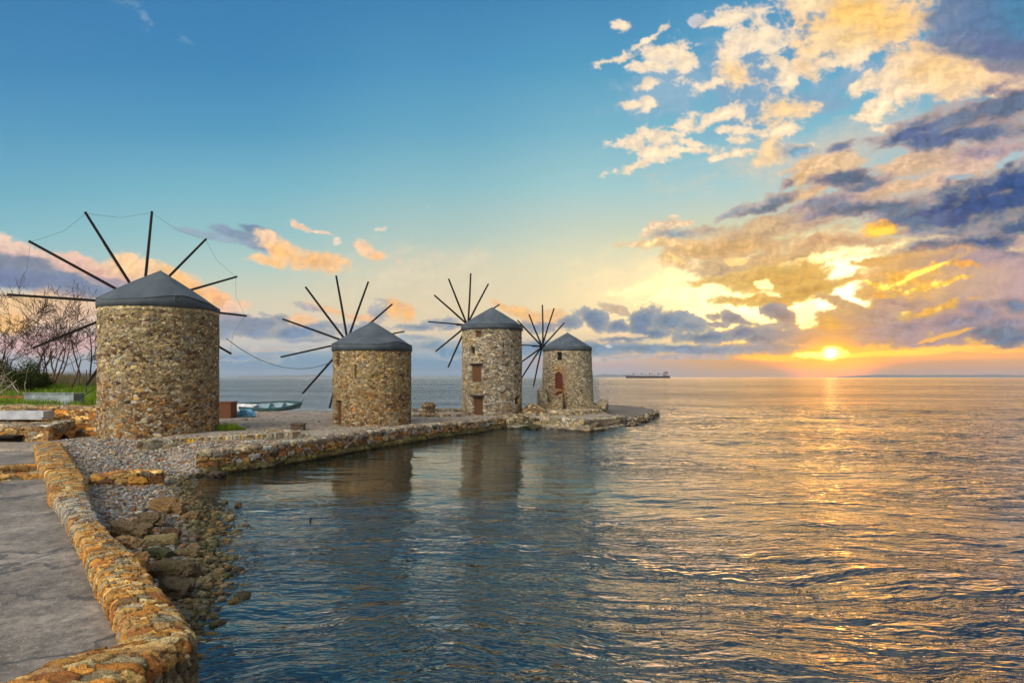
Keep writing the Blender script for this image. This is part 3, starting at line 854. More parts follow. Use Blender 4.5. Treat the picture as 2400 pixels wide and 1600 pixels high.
M['ground'] = material('gravel_ground', m_ground)
gx = np.concatenate([np.arange(-75, -30, 1.0), np.arange(-30, 18, 0.16), np.arange(18, 40, 1.5)])
gy = np.concatenate([np.arange(3, 60, 0.16), np.arange(60, 110, 0.7)])
GX, GY = np.meshgrid(gx, gy, indexing='ij')
GZ = ground_z(GX, GY)
tag(mesh('ground', np.stack([GX, GY, GZ], -1).reshape(-1, 3), grid_faces(len(gx), len(gy)), M['ground'], smooth=True), 'gravel and pebble promontory with grassy bank sloping into the sea', kind='structure')

# a wide sea floor below everything
mesh_floor = MB().box((0, 11850, -2.6), (48000, 24300, 0.2))
M['seafloor'] = material('sea_floor', m_plain((0.012, 0.022, 0.026), 0.95))
tag(mesh_floor.build('sea_floor', M['seafloor']), kind='structure')

# ------------------------------------------------------------------ water


def waves(X, Y):
    g = np.random.default_rng(3)
    z = np.zeros(X.shape)
    cove = 1 - sst(X + 0.25 * (Y - 30), -4, 22) * 0.7        # sheltered behind the quay
    chop = 1 - 0.65 * cove
    for k in range(46):
        lam = 0.45 * (1.105 ** k)
        if lam > 14: break
        ang = R(250 + g.normal() * 34)
        kx, ky = math.cos(ang) * 2 * math.pi / lam, math.sin(ang) * 2 * math.pi / lam
        amp = 0.0042 * lam ** 0.85
        bend = 0.9 * np.sin(X * .11 + k) + 0.7 * np.sin(Y * .13 + 2 * k)
        z += amp * np.sin(kx * X + ky * Y + bend + g.uniform(0, 6.28)) * (0.8 if lam < 1.2 else 1.0)
    z *= 0.35 + 1.0 * (fbm(X / 6, Y / 3.5, 77, 4) * .5 + .5)
    calm = 1 - .55 * sst(Y, 17, 24) * (1 - sst(X + .3 * (Y - 30), 2, 12))
    return z * (0.5 + .5 * chop) * calm * 1.0


def m_water(t):
    P = t.node('ShaderNodeTexCoord').outputs['Object']
    x, y, z = t.node('ShaderNodeSeparateXYZ', {0: P}).outputs
    dist = t.v('LENGTH', P, out=1)
    # small ripples, their crests lying mostly across the view
    w = t.v('ADD', P, t.v('SCALE', t.noise(P, 0.25, 3, 0.5, out=1), scale=1.6))
    r1 = t.noise(t.v('MULTIPLY', w, (0.75, 2.3, 1)), 1.0, 3, 0.50)
    r2 = t.noise(t.v('MULTIPLY', w, (4.0, 8.5, 1)), 1.0, 2, 0.5)
    r3 = t.noise(t.v('MULTIPLY', P, (0.36, 0.50, 1)), 1.0, 6, 0.62)
    r4 = t.noise(t.v('MULTIPLY', P, (0.05, 0.13, 1)), 1.0, 5, 0.65)
    gust = t.sstep(t.noise(t.v('MULTIPLY', P, (0.006, 0.02, 1)), 1.0, 4, 0.6), 0.35, 0.65, 0.45, 1.25)
    sheltered = t.m('MULTIPLY', t.sstep(y, 16, 24), t.sstep(t.m('MULTIPLY_ADD', y, 0.3, x), 14, 8))
    calm = t.m('MULTIPLY_ADD', sheltered, -0.80, 1.0)
    patch = t.sstep(t.noise(t.v('MULTIPLY', P, (0.06, 0.10, 1)), 1.0, 4, 0.55), 0.35, 0.65, 0.30, 1.0)
    far = t.sstep(dist, 25, 140)
    h = t.m('MULTIPLY', t.m('MULTIPLY', t.m('MULTIPLY_ADD', r2, 0.20, r1), patch), calm)
    h = t.m('ADD', t.m('MULTIPLY', h, 0.26), t.m('MULTIPLY', t.m('MULTIPLY_ADD', r3, 0.50, t.m('MULTIPLY', r4, 1.9)), t.m('MULTIPLY', far, gust)))
    b = t.node('ShaderNodeBump', {'Height': h, 'Strength': 1.0, 'Distance': 1.0}).outputs[0]
    fr = t.node('ShaderNodeFresnel', {'IOR': 1.85, 'Normal': b}).outputs[0]
    gl = t.node('ShaderNodeBsdfGlossy', {'Color': (1, 1, 1), 'Roughness': t.m('MULTIPLY_ADD', far, 0.10, 0.008), 'Normal': b}).outputs[0]
    tr = t.node('ShaderNodeBsdfTransparent', {'Color': (0.62, 0.80, 0.78)}).outputs[0]
    body = t.node('ShaderNodeBsdfDiffuse', {'Color': (0.014, 0.036, 0.034)}).outputs[0]
    under = t.node('ShaderNodeMixShader', {0: 0.15, 1: tr, 2: body}).outputs[0]
    mx = t.node('ShaderNodeMixShader', {0: fr, 1: under, 2: gl}).outputs[0]
    t.node('ShaderNodeOutputMaterial', {0: mx})


M['water'] = material('sea_water', m_water)
wx_ = np.concatenate([np.arange(-90, -28, 1.2), np.arange(-28, 40, 0.13), np.arange(40, 130, 0.5)])
wy_ = np.concatenate([np.arange(2.5, 45, 0.11), np.arange(45, 90, 0.25), np.arange(90, 220, 1.0)])
WX, WY = np.meshgrid(wx_, wy_, indexing='ij')
fade = (1 - sst(WY, 60, 120)) * (1 - sst(WX, 60, 110)) * sst(WX, -60, -30)
WZ = waves(WX, WY) * fade
near = mesh('sea', np.stack([WX, WY, WZ], -1).reshape(-1, 3), grid_faces(len(wx_), len(wy_)), M['water'], smooth=True)
tag(near, 'rippled sea with golden light of the setting sun', kind='structure')
xa, xb, ya, yb = wx_[0], wx_[-1], wy_[0], wy_[-1]
B = 24000.0
ring = [(xa, ya, 0), (xb, ya, 0), (xb, yb, 0), (xa, yb, 0), (-B, -300, 0), (B, -300, 0), (B, B, 0), (-B, B, 0)]
tag(mesh('open_sea', ring, [(4, 5, 1, 0), (5, 6, 2, 1), (6, 7, 3, 2), (7, 4, 0, 3)], M['water']), 'open sea reaching to the horizon', kind='structure')

# far ridges across the strait
M['hills'] = material('far_hills', m_plain((0.10, 0.12, 0.13), 1.0, 0.002))


def ridge(name, x0, x1, Yd, hmax, seed, lab):
    n = 160
    xs = np.linspace((x0 - CX) * Yd / F, (x1 - CX) * Yd / F, n)
    e = sst(np.linspace(0, 1, n), 0, .25) * (1 - sst(np.linspace(0, 1, n), .75, 1))
    hh = hmax * e * (0.55 + 0.45 * fbm(np.linspace(0, 6, n) + seed, np.zeros(n) + seed, seed, 5))
    V, rows = [], ((0, -2), (600, .45), (1500, 1.0), (2600, .5), (3600, -.1))
    for dy_, k in rows:
        V.append(np.stack([xs, Yd + dy_ + 150 * np.sin(xs / 900), np.where(k < 0, -2.0, hh * k)], -1))
    V = np.stack(V, 1)
    tag(mesh(name, V.reshape(-1, 3), grid_faces(n, len(rows)), M['hills'], smooth=True), lab, kind='structure')


ridge('hills', 470, 800, 15000, 95, 4, 'low blue hills beyond the two left mills')
ridge('hills', 1340, 1520, 14000, 120, 9, 'hazy mountain on the horizon left of the cargo ship')
ridge('hills', 1960, 2700, 13000, 95, 15, 'long low coastline right of the setting sun')
ridge('hills', -200, 260, 13500, 170, 22, 'hazy hill far behind the bare trees')
ridge('hills', 900, 1150, 16000, 50, 31, 'faint low hill between the middle mills')

# ------------------------------------------------------------------ windmills
TAU = 2 * math.pi


def tower(root, cx, cy, z0, z1, rb, rt, w, h, seed, pal_fn, res, disp, mortar, openings, bulge=0.0):
    """round rubble tower; openings: (angle from the side that faces the viewer, half width, z low, z high, arched, depth)"""
    fc = math.atan2(-cy, -cx)
    circ = TAU * rb
    ns, nt = int(circ / res), int((z1 - z0) / res)
    a = np.linspace(0, TAU, ns, endpoint=False)
    z = np.linspace(z0, z1, nt)
    A, Z = np.meshgrid(a, z, indexing='ij')
    S = A * rb
    k = (Z - z0) / (z1 - z0)
    rad = rb + (rt - rb) * k + bulge * np.sin(np.clip(k, 0, 1) * math.pi)
    ww = circ / round(circ / w)
    hg, cc = relief_and_tint(S, Z, ww, h, seed, lambda s, t, r1, r2: pal_fn(s, t, r1, r2, k, np.angle(np.exp(1j * (A - fc)))), disp, mortar, wrap=circ, big=0.45, joint=.10, smear=.6, sub=.42)
    rad = rad + 0.03 * fbm(np.cos(A) * 1.3 + seed, Z * .5 + np.sin(A) * 1.3, seed, 4)
    # loose edges where the seam of the pattern closes
    off = np.angle(np.exp(1j * (A - fc)))
    dep = np.zeros(A.shape)
    for (oa, hw, zl, zh, arch, dp) in openings:
        du = np.abs(np.angle(np.exp(1j * (off - R(oa))))) * rb
        top = zh - (arch * (1 - np.sqrt(np.clip(1 - (du / hw) ** 2, 0, 1)))) if arch else zh
        m = np.clip((hw - du) / res + .5, 0, 1) * np.clip((Z - zl) / res + .5, 0, 1) * np.clip((top - Z) / res + .5, 0, 1)
        dep = np.maximum(dep, m * dp)
    rr = rad + hg * (dep < .02) - dep
    cc = np.where((dep > .02)[..., None], cc * 0.8, cc)  # recess shade put into the stone colour inside the openings
    V = np.stack([np.cos(A) * rr + cx, np.sin(A) * rr + cy, Z], -1)
    return mesh('tower', V.reshape(-1, 3), grid_faces(ns, nt, True), M['stone'], root, cc.reshape(-1, 3))


def tower_panel(root, name, cx, cy, r, oa, hw, zl, zh, arch, mat, planks=5):
    """curved board panel set inside an opening"""
    fc = math.atan2(-cy, -cx) + R(oa)
    mb = MB()
    n = planks
    for i in range(n):
        u0, u1 = -hw + 2 * hw * i / n + 0.008, -hw + 2 * hw * (i + 1) / n - 0.008
        um = (u0 + u1) / 2
        top = zh - (arch * (1 - math.sqrt(max(0, 1 - (um / hw) ** 2))) if arch else 0)
        ang = fc + um / r
        mb.box((cx + math.cos(ang) * r, cy + math.sin(ang) * r, (zl + top) / 2), (0.05 + 0.012 * (i % 2), u1 - u0, top - zl), ang)
    return mb.build(name, mat, root)


def roof(root, cx, cy, zb, r, apex, skirt, seed):
    """felt covered cone; skirt(angle) gives how high the upright band stands before the slope starts"""
    fc = math.atan2(-cy, -cx)
    n = 180
    a = np.linspace(0, TAU, n, endpoint=False)
    off = np.angle(np.exp(1j * (a - fc)))
    sk = np.array([skirt(math.degrees(o)) for o in off])
    for _ in range(3):
        sk = (np.roll(sk, 1) + sk + np.roll(sk, -1)) / 3
    rows = []
    wob = 0.02 * fbm(np.cos(a) * 3 + seed, np.sin(a) * 3, seed, 4)
    rows.append((r + 0.03 + wob, np.full(n, zb - 0.10)))
    rows.append((r + 0.09 + wob, np.full(n, zb - 0.08)))
    rows.append((r + 0.10 + wob, zb + sk * 0.5))
    rows.append((r + 0.06 + wob, zb + sk))
    m = 26
    for i in range(1, m + 1):
        k = i / m
        wr = 0.035 * fbm(np.cos(a) * 2.2 * (1 - k) + seed + 5, np.sin(a) * 2.2 * (1 - k) + k * 2, seed + 7, 4)
        rr = (r + 0.06) * (1 - k) + 0.0
        zz = (zb + sk) * (1 - k) + apex * k + wr * (1 - k) + 0.05 * math.sin(k * math.pi) * (r / 3)
        rows.append((np.maximum(rr, 0.012), zz))
    V = np.stack([np.stack([cx + np.cos(a) * q, cy + np.sin(a) * q, zq + 0 * a], -1) for q, zq in rows], 1)
    o = mesh('roof', V.reshape(-1, 3), grid_faces(n, len(rows), True), M['roof'], root, smooth=True)
    mb = MB()
    pts = [(cx + math.cos(t) * (r + 0.075), cy + math.sin(t) * (r + 0.075), zb + s_) for t, s_ in zip(a, sk)]
    mb.path(pts + [pts[0]], 0.022, 4)
    mb.build('seam', M['roof'], o)
    return o


def wheel(root, H, azn, tilt, poles, th, axle_out, rig=False, axle_in=3.0, rhub=0.16):
    """sail wheel: hub H, plane normal towards (azn, tilt) degrees pointing back to the mill; poles: (length, angle)"""
    H = Vector(H)
    a, t = R(azn), R(tilt)
    n = Vector((math.cos(t) * math.cos(a), math.cos(t) * math.sin(a), math.sin(t)))
    u = Vector((-math.sin(a), math.cos(a), 0))
    v = u.cross(n)
    if v.z < 0: v = -v
    tips = []
    for i, (L, ang) in enumerate(poles):
        d = (u * math.cos(R(ang)) + v * math.sin(R(ang)))
        side = n.cross(d).normalized()
        o = H + n * (0.06 if i % 2 else -0.06)
        V, r0, r1 = [], th / 2, th / 2 * 0.82
        for p, rr in ((o + d * 0.05, r0), (o + d * L * 0.5, r0 * 0.96), (H + d * L, r1)):
            p = p + side * (0.015 * math.sin(i * 2.1) if p is not None else 0)
            V += [p + n * rr + side * rr, p + n * rr - side * rr, p - n * rr - side * rr, p - n * rr + side * rr]
        fs = [(0, 1, 2, 3), (11, 10, 9, 8)]
        for b in (0, 4):
            fs += [(b + k, b + 4 + k, b + 4 + (k + 1) % 4, b + (k + 1) % 4) for k in range(4)]
        mesh('sail_pole', V, fs, M['pole'], root)
        tips.append(H + d * (L * 0.985))
    MB().tube(H - n * axle_out, H + n * axle_in, rhub * 0.62, rhub, 10).build('axle', M['pole'], root)
    MB().tube(H - n * 0.22, H + n * 0.22, rhub * 1.9, rhub * 1.9, 12).build('hub', M['pole'], root)
    if rig:
        mb = MB()
        bow = H - n * axle_out * 0.97
        for p, q in zip(tips, tips[1:] + tips[:1]):
            mid = (p + q) / 2 + (H - (p + q) / 2) * 0.05
            mb.path([p, mid, q], 0.008, 3)
        for p in tips[::2]:
            mb.tube(p, bow, 0.007, n=3)
        mb.build('rigging', M['wire'], root)
    return tips


def lintel(root, cx, cy, r, oa, hw, z):
    fc = math.atan2(-cy, -cx) + R(oa)
    MB().box((cx + math.cos(fc) * (r + 0.0), cy + math.sin(fc) * (r + 0.0), z + 0.07), (0.3, hw * 2 + 0.3, 0.13), fc).build('lintel', M['pole'], root)


# --- the big mill on the left
X1, Y1, Z1, RR1 = -20.5, 36.5, 0.35, 3.07


def pal1(s, t, r1, r2, k, off):
    up = pick(UP, r1)
    lo = pick(LOW, r1)
    zone = sst(fbm(s * .45, t * .5, 200, 4) * 0.45 + (k - 0.40) * 2.0, -0.30, 0.38)[..., None]
    c = lo + (up - lo) * zone
    dark = (r2 > 0.93) | ((np.abs(k - 0.66) < 0.05) & (r2 > 0.85))
    c = np.where(dark[..., None], s2l((74, 50, 40)), c)
    c = np.where(((r2 < 0.05) & (k < .5))[..., None], s2l((206, 200, 188)), c)
    pale = fbm(s * .9, t * .7, 300, 4)
    c = c + (s2l((176, 170, 156)) - c) * (0.45 * sst(pale, 0.15, 0.6) * (k > .5))[..., None]
    return np.where((k > 0.965)[..., None], s2l((214, 198, 160)) * (0.8 + 0.3 * r1[..., None]), c)


mill = tag(empty('windmill', (X1, Y1, Z1)), 'largest and nearest stone windmill, its lower wall orange-brown rubble, beside the pebble beach', 'windmill', 'stone windmills on the promontory')
tower(mill, X1, Y1, Z1, 7.93, RR1, RR1, 0.30, 0.155, 11, pal1, 0.030, 0.045, (150, 136, 106), [(-77, 0.42, 2.1, 3.95, 0, .35), (-78, 0.22, 6.9, 7.5, 0, .3)])
tower_panel(mill, 'door', X1, Y1, RR1 - .24, -77, 0.42, 2.1, 3.93, 0, M['door'])
tower_panel(mill, 'window', X1, Y1, RR1 - .22, -78, 0.22, 6.9, 7.5, 0, M['dark'], 2)
rf = roof(mill, X1, Y1, 7.93, RR1, 10.22, lambda o: np.interp(o, [-180, -110, -85, -50, -15, 8, 22, 45, 70, 95, 180], [.4, .5, .50, .24, .30, .50, .56, .30, .13, .14, .4]), 3)
ft = math.atan2(-Y1, -X1) + R(15)
for k in range(18):
    pass
MB().path([(X1 + math.cos(ft) * (RR1 + .13) - math.sin(ft) * .17 * math.cos(q), Y1 + math.sin(ft) * (RR1 + .13) + math.cos(ft) * .17 * math.cos(q), 8.30 + .17 * math.sin(q)) for q in np.linspace(0, TAU, 17)], 0.022, 4).build('ring', M['roof'], rf)
H1 = ((328 - CX) * 40.0 / F, 40.0, HC + (HY - 697) * 40.0 / F)
wheel(mill, H1, 310, 0, [(6.75, 180), (6.6, 151), (6.15, 120), (6.0, 85), (6.0, 51), (6.2, 22), (6.4, 356.5), (6.2, 330), (6.1, 300), (6.0, 270), (6.0, 240), (6.35, 208.5)], 0.155, 1.3, True, 3.4, 0.17)

# --- second mill
X2, Y2, Z2, RR2 = -9.48, 42.5, 0.7, 2.56


def pal2(s, t, r1, r2, k, off):
    up, lo = pick(UP + LOW[:3], r1), pick(LOW, r1)
    zone = sst(fbm(s * .6, t * .6, 210, 4) * 0.7 + (k - 0.36) * 1.8, -0.25, 0.35)[..., None]
    c = lo + (up - lo) * zone
    return np.where((r2 > 0.96)[..., None], s2l((90, 62, 46)), c)


mill = tag(empty('windmill', (X2, Y2, Z2)), 'squat honey-coloured stone windmill, second from the left, tall brown door at its left edge', 'windmill', 'stone windmills on the promontory')
tower(mill, X2, Y2, Z2, 5.82, RR2, RR2, 0.27, 0.145, 12, pal2, 0.032, 0.04, (158, 140, 100), [(-59, 0.40, .9, 2.46, 0, .3), (-59, 0.24, 4.72, 5.58, 0, .25), (5, .26, 3.9, 4.15, 0, .06), (-24, .05, 3.9, 4.8, 0, .12)])
tower_panel(mill, 'door', X2, Y2, RR2 - .2, -59, 0.40, .9, 2.45, 0, M['door'])
tower_panel(mill, 'window', X2, Y2, RR2 - .16, -59, 0.24, 4.72, 5.58, 0, M['door'], 3)
roof(mill, X2, Y2, 5.82, RR2 + .02, 7.78, lambda o: np.interp(o, [-180, -85, -50, -20, 10, 35, 60, 90, 180], [.35, .42, .36, .28, .30, .50, .38, .28, .35]), 5)
H2 = ((798 - CX) * 46.1 / F, 46.1, HC + (HY - 786) * 46.1 / F)
wheel(mill, H2, 312, 0, [(5.1, 193.5), (5.05, 163.5), (4.95, 130.5), (4.9, 100.5), (4.95, 69.5), (4.9, 39.5), (5.0, 12), (4.9, 342), (4.9, 313), (4.9, 284), (5.0, 253.5), (5.05, 227.5)], 0.125, 1.25, False, 2.8, 0.13)

# --- third mill, tall and grey, coursed masonry
X3, Y3, Z3, RR3 = -1.71, 53.5, 0.7, 2.55


def pal3(s, t, r1, r2, k, off):
    c = pick(GREY, r1)
    warm = sst(fbm(s * .5, t * .5, 220, 4) * 1.1 - off * 0.55 - 0.35, 0, 0.8)[..., None]
    c = c + (pick(UP, r1) - c) * warm
    c = c + (pick(LOW, r2) - c) * (0.8 * sst(fbm(s * .7 + 4, t * .6, 230, 3) + (0.28 - k) * 1.5, 0.1, 0.6))[..., None]
    return np.where((r2 > 0.97)[..., None], s2l((84, 64, 54)), c)


mill = tag(empty('windmill', (X3, Y3, Z3)), 'tallest and slimmest stone windmill, grey coursed masonry with boarded openings one above another', 'windmill', 'stone windmills on the promontory')
tower(mill, X3, Y3, Z3, 8.05, RR3, RR3 - .04, 0.34, 0.15, 13, pal3, 0.036, 0.045, (138, 128, 108),
      [(-26, .24, 7.28, 7.78, 0, .35), (-38.6, .19, 5.95, 6.45, 0, .35), (-30.5, .46, 3.6, 5.0, 0, .22), (-28, .46, 0.9, 2.38, .12, .35), (55, .28, 1.75, 2.4, .2, .35), (22, .03, 5.9, 7.0, 0, .12), (62, .03, 5.6, 6.9, 0, .12)])
tower_panel(mill, 'window', X3, Y3, RR3 - .25, -26, .24, 7.28, 7.78, 0, M['door'], 2)
tower_panel(mill, 'window', X3, Y3, RR3 - .25, -38.6, .19, 5.95, 6.45, 0, M['dark'], 2)
tag(tower_panel(mill, 'door', X3, Y3, RR3 - .12, -30.5, .45, 3.6, 4.98, 0, M['door'], 5), 'boarded upper door')
tag(tower_panel(mill, 'door', X3, Y3, RR3 - .24, -28, .45, 0.9, 2.36, .12, M['door'], 5), 'brown door at ground level')
tower_panel(mill, 'window', X3, Y3, RR3 - .25, 55, .27, 1.75, 2.4, .2, M['dark'], 2)
lintel(mill, X3, Y3, RR3 - .08, -28, .46, 2.4)
lintel(mill, X3, Y3, RR3 - .08, -30.5, .46, 5.0)
roof(mill, X3, Y3, 8.05, RR3, 9.98, lambda o: np.interp(o, [-180, -85, -50, -20, 10, 35, 60, 90, 180], [.3, .36, .28, .26, .30, .36, .32, .30, .3]), 8)
H3 = ((1074 - CX) * 55.8 / F, 55.8, HC + (HY - 746) * 55.8 / F)
wheel(mill, H3, 316, -3, [(4.4, 180), (4.5, 149.5), (4.5, 122), (4.6, 88), (4.55, 58.5), (4.45, 29), (4.5, 0), (4.5, 330), (4.5, 300), (4.5, 270), (4.35, 241), (4.3, 215)], 0.12, 1.45, False, 2.6, 0.12)

# --- fourth mill, smallest, red-brown door surrounds
X4, Y4, Z4 = 5.3, 60.0, 0.6


def pal4(s, t, r1, r2, k, off):
    c = pick(GREY + UP[:4], r1)
    rr = np.exp(-((np.degrees(off) + 17) / 17) ** 2) * sst(0.80 - k, 0, .12)
    c = c + (pick([(160, 84, 48), (184, 120, 60), (140, 84, 52), (196, 150, 84)], r2) - c) * (rr * sst(r1, .1, .35))[..., None]
    return c


mill = tag(empty('windmill', (X4, Y4, Z4)), 'smallest and farthest windmill, on a ruined stone platform, with red-brown arched doors', 'windmill', 'stone windmills on the promontory')
tower(mill, X4, Y4, Z4, 6.58, 2.53, 2.26, 0.25, 0.13, 14, pal4, 0.038, 0.04, (158, 148, 120),
      [(-18.4, .24, 5.57, 6.27, 0, .35), (-20, .40, 2.93, 4.4, .3, .25), (-15.5, .38, 1.2, 2.68, .38, .3)])
tower_panel(mill, 'window', X4, Y4, 2.28 - .2, -18.4, .24, 5.57, 6.27, 0, M['dark'], 2)
tag(tower_panel(mill, 'door', X4, Y4, 2.4 - .14, -20, .40, 2.93, 4.38, .3, M['redwood'], 5), 'red-brown upper door')
tag(tower_panel(mill, 'door', X4, Y4, 2.5 - .18, -15.5, .38, 1.2, 2.66, .38, M['redwood'], 5), 'arched red-brown door at ground level')
roof(mill, X4, Y4, 6.58, 2.26, 8.28, lambda o: np.interp(o, [-180, -85, -50, -20, 10, 35, 60, 90, 180], [.25, .28, .22, .18, .22, .30, .28, .24, .25]), 12)
H4 = ((1246 - CX) * 62.2 / F, 62.2, HC + (HY - 795) * 62.2 / F)


def pole_to(H, azn, tilt, x, y):
    a, t = R(azn), R(tilt)
    n = np.array([math.cos(t) * math.cos(a), math.cos(t) * math.sin(a), math.sin(t)])
    u = np.array([-math.sin(a), math.cos(a), 0])
    v = np.cross(u, n)
    if v[2] < 0: v = -v
    d = np.array([(x - CX) / F, 1, (HY - y) / F])
    q = d * (((np.array(H) - [0, 0, HC]) @ n) / (d @ n)) + [0, 0, HC] - np.array(H)
    return float(np.hypot(q @ u, q @ v)), math.degrees(math.atan2(q @ v, q @ u))


seen = [pole_to(H4, 316, -3, *p) for p in [(1215, 722), (1246, 700), (1272.6, 707.5), (1296, 741), (1225, 887.5)]]
wheel(mill, H4, 316, -3, seen + [(4.4, 180), (4.4, 148), (4.4, 208), (4.4, 228), (4.4, 0), (4.4, 300), (4.4, 330)], 0.115, 1.4, False, 2.6, 0.12)

# cable sagging between the first two mills
pa, pb = Vector((X1 + 2.9 + 0.25, Y1 + 1.5, 6.35)), Vector((X2 - 2.3, Y2 + 1.3, 5.5))
pts = [pa.lerp(pb, k) - Vector((0, 0, 1.45 * 4 * k * (1 - k) * 0.92)) for k in np.linspace(0, 1, 29)]
tag(MB().path(pts, 0.022, 4).build('cable', M['wire']), 'dark cable sagging in the air between the two left windmills', 'cable')

# ------------------------------------------------------------------ walls and quays


def pal_quay(s, t, r1, r2, X, Y, Z):
    c = pick(LOW + GREY[:4], r1)
    c = c + (pick(GREY, r2) - c) * (0.75 * sst(Z, 0.72, 0.82))[..., None]
    n = fbm(s * .5, t, 240, 4)
    slime = s2l((96, 92, 40)) * (0.6 + 0.6 * r2[..., None])
    c = c + (slime - c) * (0.85 * sst(0.42 + .16 * n - Z, 0, .15))[..., None]
    wet = s2l((44, 40, 28))
    return c + (wet - c) * (0.9 * sst(0.10 - Z, 0, .08))[..., None]


front = np.array([(-12.9, 25.75), (-12.2, 26.1), (-10.97, 27.6), (-9.88, 30.1), (-8.73, 32.7), (-7.17, 36.3), (-5.44, 39.9), (-2.6, 45.2), (-0.3, 49.4)])
_, front = resample(front, 0.6)
back_ = offset_line(front, -1.05)
tag(sweep_wall('quay_wall', front, back_, [(-.06, -.7), (-.06, .10), (-.02, .20), (0.03, .24), (0.08, .92), (0.95, .96), (1, .7)][::1], M['stone'], pal_quay, 0.46, 0.24, 31, 0.042, 0.09, (80, 66, 46), top_noise=0.06, joint=.08, big=.8,
               zfun=lambda X, Y, Z, S: np.where(Z > .3, Z * (0.99 - 0.12 * sst(Y, 36, 48)), Z)),
    'long stone quay wall with green waterline curving from the pebble beach past the second mill', 'quay wall')

isl = np.array([(-0.3, 48.9), (0.9, 49.6), (2.25, 50.3), (3.4, 48.6), (5.6, 45.8), (7.4, 48.3), (9.4, 51.6)])
_, isl = resample(isl, 0.5)
isl_in = offset_line(isl, -0.9)
tag(sweep_wall('sea_wall', isl, isl_in, [(-.35, -.6), (-.35, .12), (0, .2), (0.02, .86), (0.95, .9), (1, .3)], M['stone'], lambda s, t, a, b, X, Y, Z: pick(GREY + UP[:3] + [(96, 84, 66)], a) * (1 - 0.75 * sst(.16 - Z, 0, .1))[..., None], 0.5, 0.26, 33, 0.05, 0.08, (84, 76, 58), top_noise=0.05,
               zfun=lambda X, Y, Z, S: np.where(Z > .25, Z * (0.97 - .1 * sst(X, 4, 9)), Z)),
    'pale sea wall of squared blocks in front of the farthest mill', 'sea wall')

# concrete apron beyond the sea wall
ap = [(9.1, 50.6), (9.6, 51.4), (12.0, 57.2), (14.2, 62.4), (15.3, 66), (15.5, 69), (14.8, 72.5), (13.3, 78), (9, 80), (6, 76), (5, 66), (6.5, 58)]
V = [(x, y, .50) for x, y in ap] + [(x, y, .56) for x, y in [(x * .985 + .12, y * .995 + .25) for x, y in ap]] + [(x, y, -.8) for x, y in ap]
n_ = len(ap)
Fa = [tuple(range(n_, 2 * n_))] + [(k, (k + 1) % n_, n_ + (k + 1) % n_, n_ + k) for k in range(n_)] + [(2 * n_ + k, 2 * n_ + (k + 1) % n_, (k + 1) % n_, k) for k in range(n_)]
M['apron'] = material('apron_concrete', m_plain((0.11, 0.095, 0.078), 0.85, 1.2, 0.35, 0.5, 0.03))
tag(mesh('pavement', V, Fa, M['apron']), 'flat concrete apron tapering to a rounded tip in the water', kind='structure')

# ruined masonry round the foot of the last mill
def pal_ruin(s, t, a, b, X, Y, Z):
    return pick(UP + GREY[:4], a)
ru = np.array([(2.4, 58.6), (2.6, 56.9), (3.6, 56.0), (4.5, 55.9)])
tag(sweep_wall('ruined_wall', *(lambda L: (L, offset_line(L, -.7)))(resample(ru, .4)[1]), [(0, .5), (0, 2.75), (1, 2.75), (1, .5)], M['stone'], pal_ruin, .18, .11, 41, .045, .06, (120, 110, 86), top_noise=.25,
               zfun=lambda X, Y, Z, S: np.where(Z > 1, 0.9 + (Z - .9) * (0.75 + 0.3 * np.sin(S * 1.7 + .6) - .12 * S / 5), Z)),
    'tall ruined rubble wall at the left foot of the farthest mill', 'wall', 'ruined walls around the farthest mill')
ru = np.array([(5.0, 55.9), (6.4, 56.0), (8.0, 56.9), (8.9, 58.6), (9.3, 60.8)])
tag(sweep_wall('ruined_wall', *(lambda L: (L, offset_line(L, -.8)))(resample(ru, .4)[1]), [(0, .4), (0, 2.15), (1, 2.2), (1, .5)], M['stone'], pal_ruin, .18, .11, 42, .045, .06, (120, 110, 86), top_noise=.22,
               zfun=lambda X, Y, Z, S: np.where(Z > 1, 0.9 + (Z - .9) * (0.85 + 0.35 * np.sin(S * 1.2) - .08 * S), Z)),
    'broken rubble wall under and right of the farthest mill', 'wall', 'ruined walls around the farthest mill')
ru = np.array([(2.0, 53.6), (4.6, 52.6), (6.5, 53.4), (7.8, 54.4)])
tag(sweep_wall('ruined_wall', *(lambda L: (L, offset_line(L, -1.0)))(resample(ru, .4)[1]), [(0, .4), (0, 1.12), (1, 1.2), (1, .5)], M['stone'], pal_ruin, .22, .12, 43, .05, .06, (120, 108, 86), top_noise=.10),
    'low stone step between the sea wall and the farthest mill', 'wall', 'ruined walls around the farthest mill')
# stub pillar between mills two and three, low kerb behind
cxp, cyp = at(983, 955, .9)[:2]
def tower_lump(name, cx, cy, z0, prof, seed, lab, cat):
    zs = np.linspace(z0, prof[-1][0], 60)
    rs = np.interp(zs, [p[0] for p in prof], [p[1] for p in prof])
    a = np.linspace(0, TAU, 110, endpoint=False)
    A, Z = np.meshgrid(a, zs, indexing='ij')
    hg, cc = relief_and_tint(A * .6, Z, TAU * .6 / 18, .13, seed, lambda s, t, p, q: pick(LOW + UP, p), .09, (110, 92, 68), wrap=TAU * .6)
    rr = rs[None] * (1 + .12 * fbm(np.cos(A) + seed, np.sin(A) + Z * 1.4, seed, 3)) + hg * (rs[None] > .1)
    V = np.stack([cx + np.cos(A) * rr, cy + np.sin(A) * rr, Z], -1)
    tag(mesh(name, V.reshape(-1, 3), grid_faces(len(a), len(zs), True), M['stone'], None, cc.reshape(-1, 3)), lab, cat)
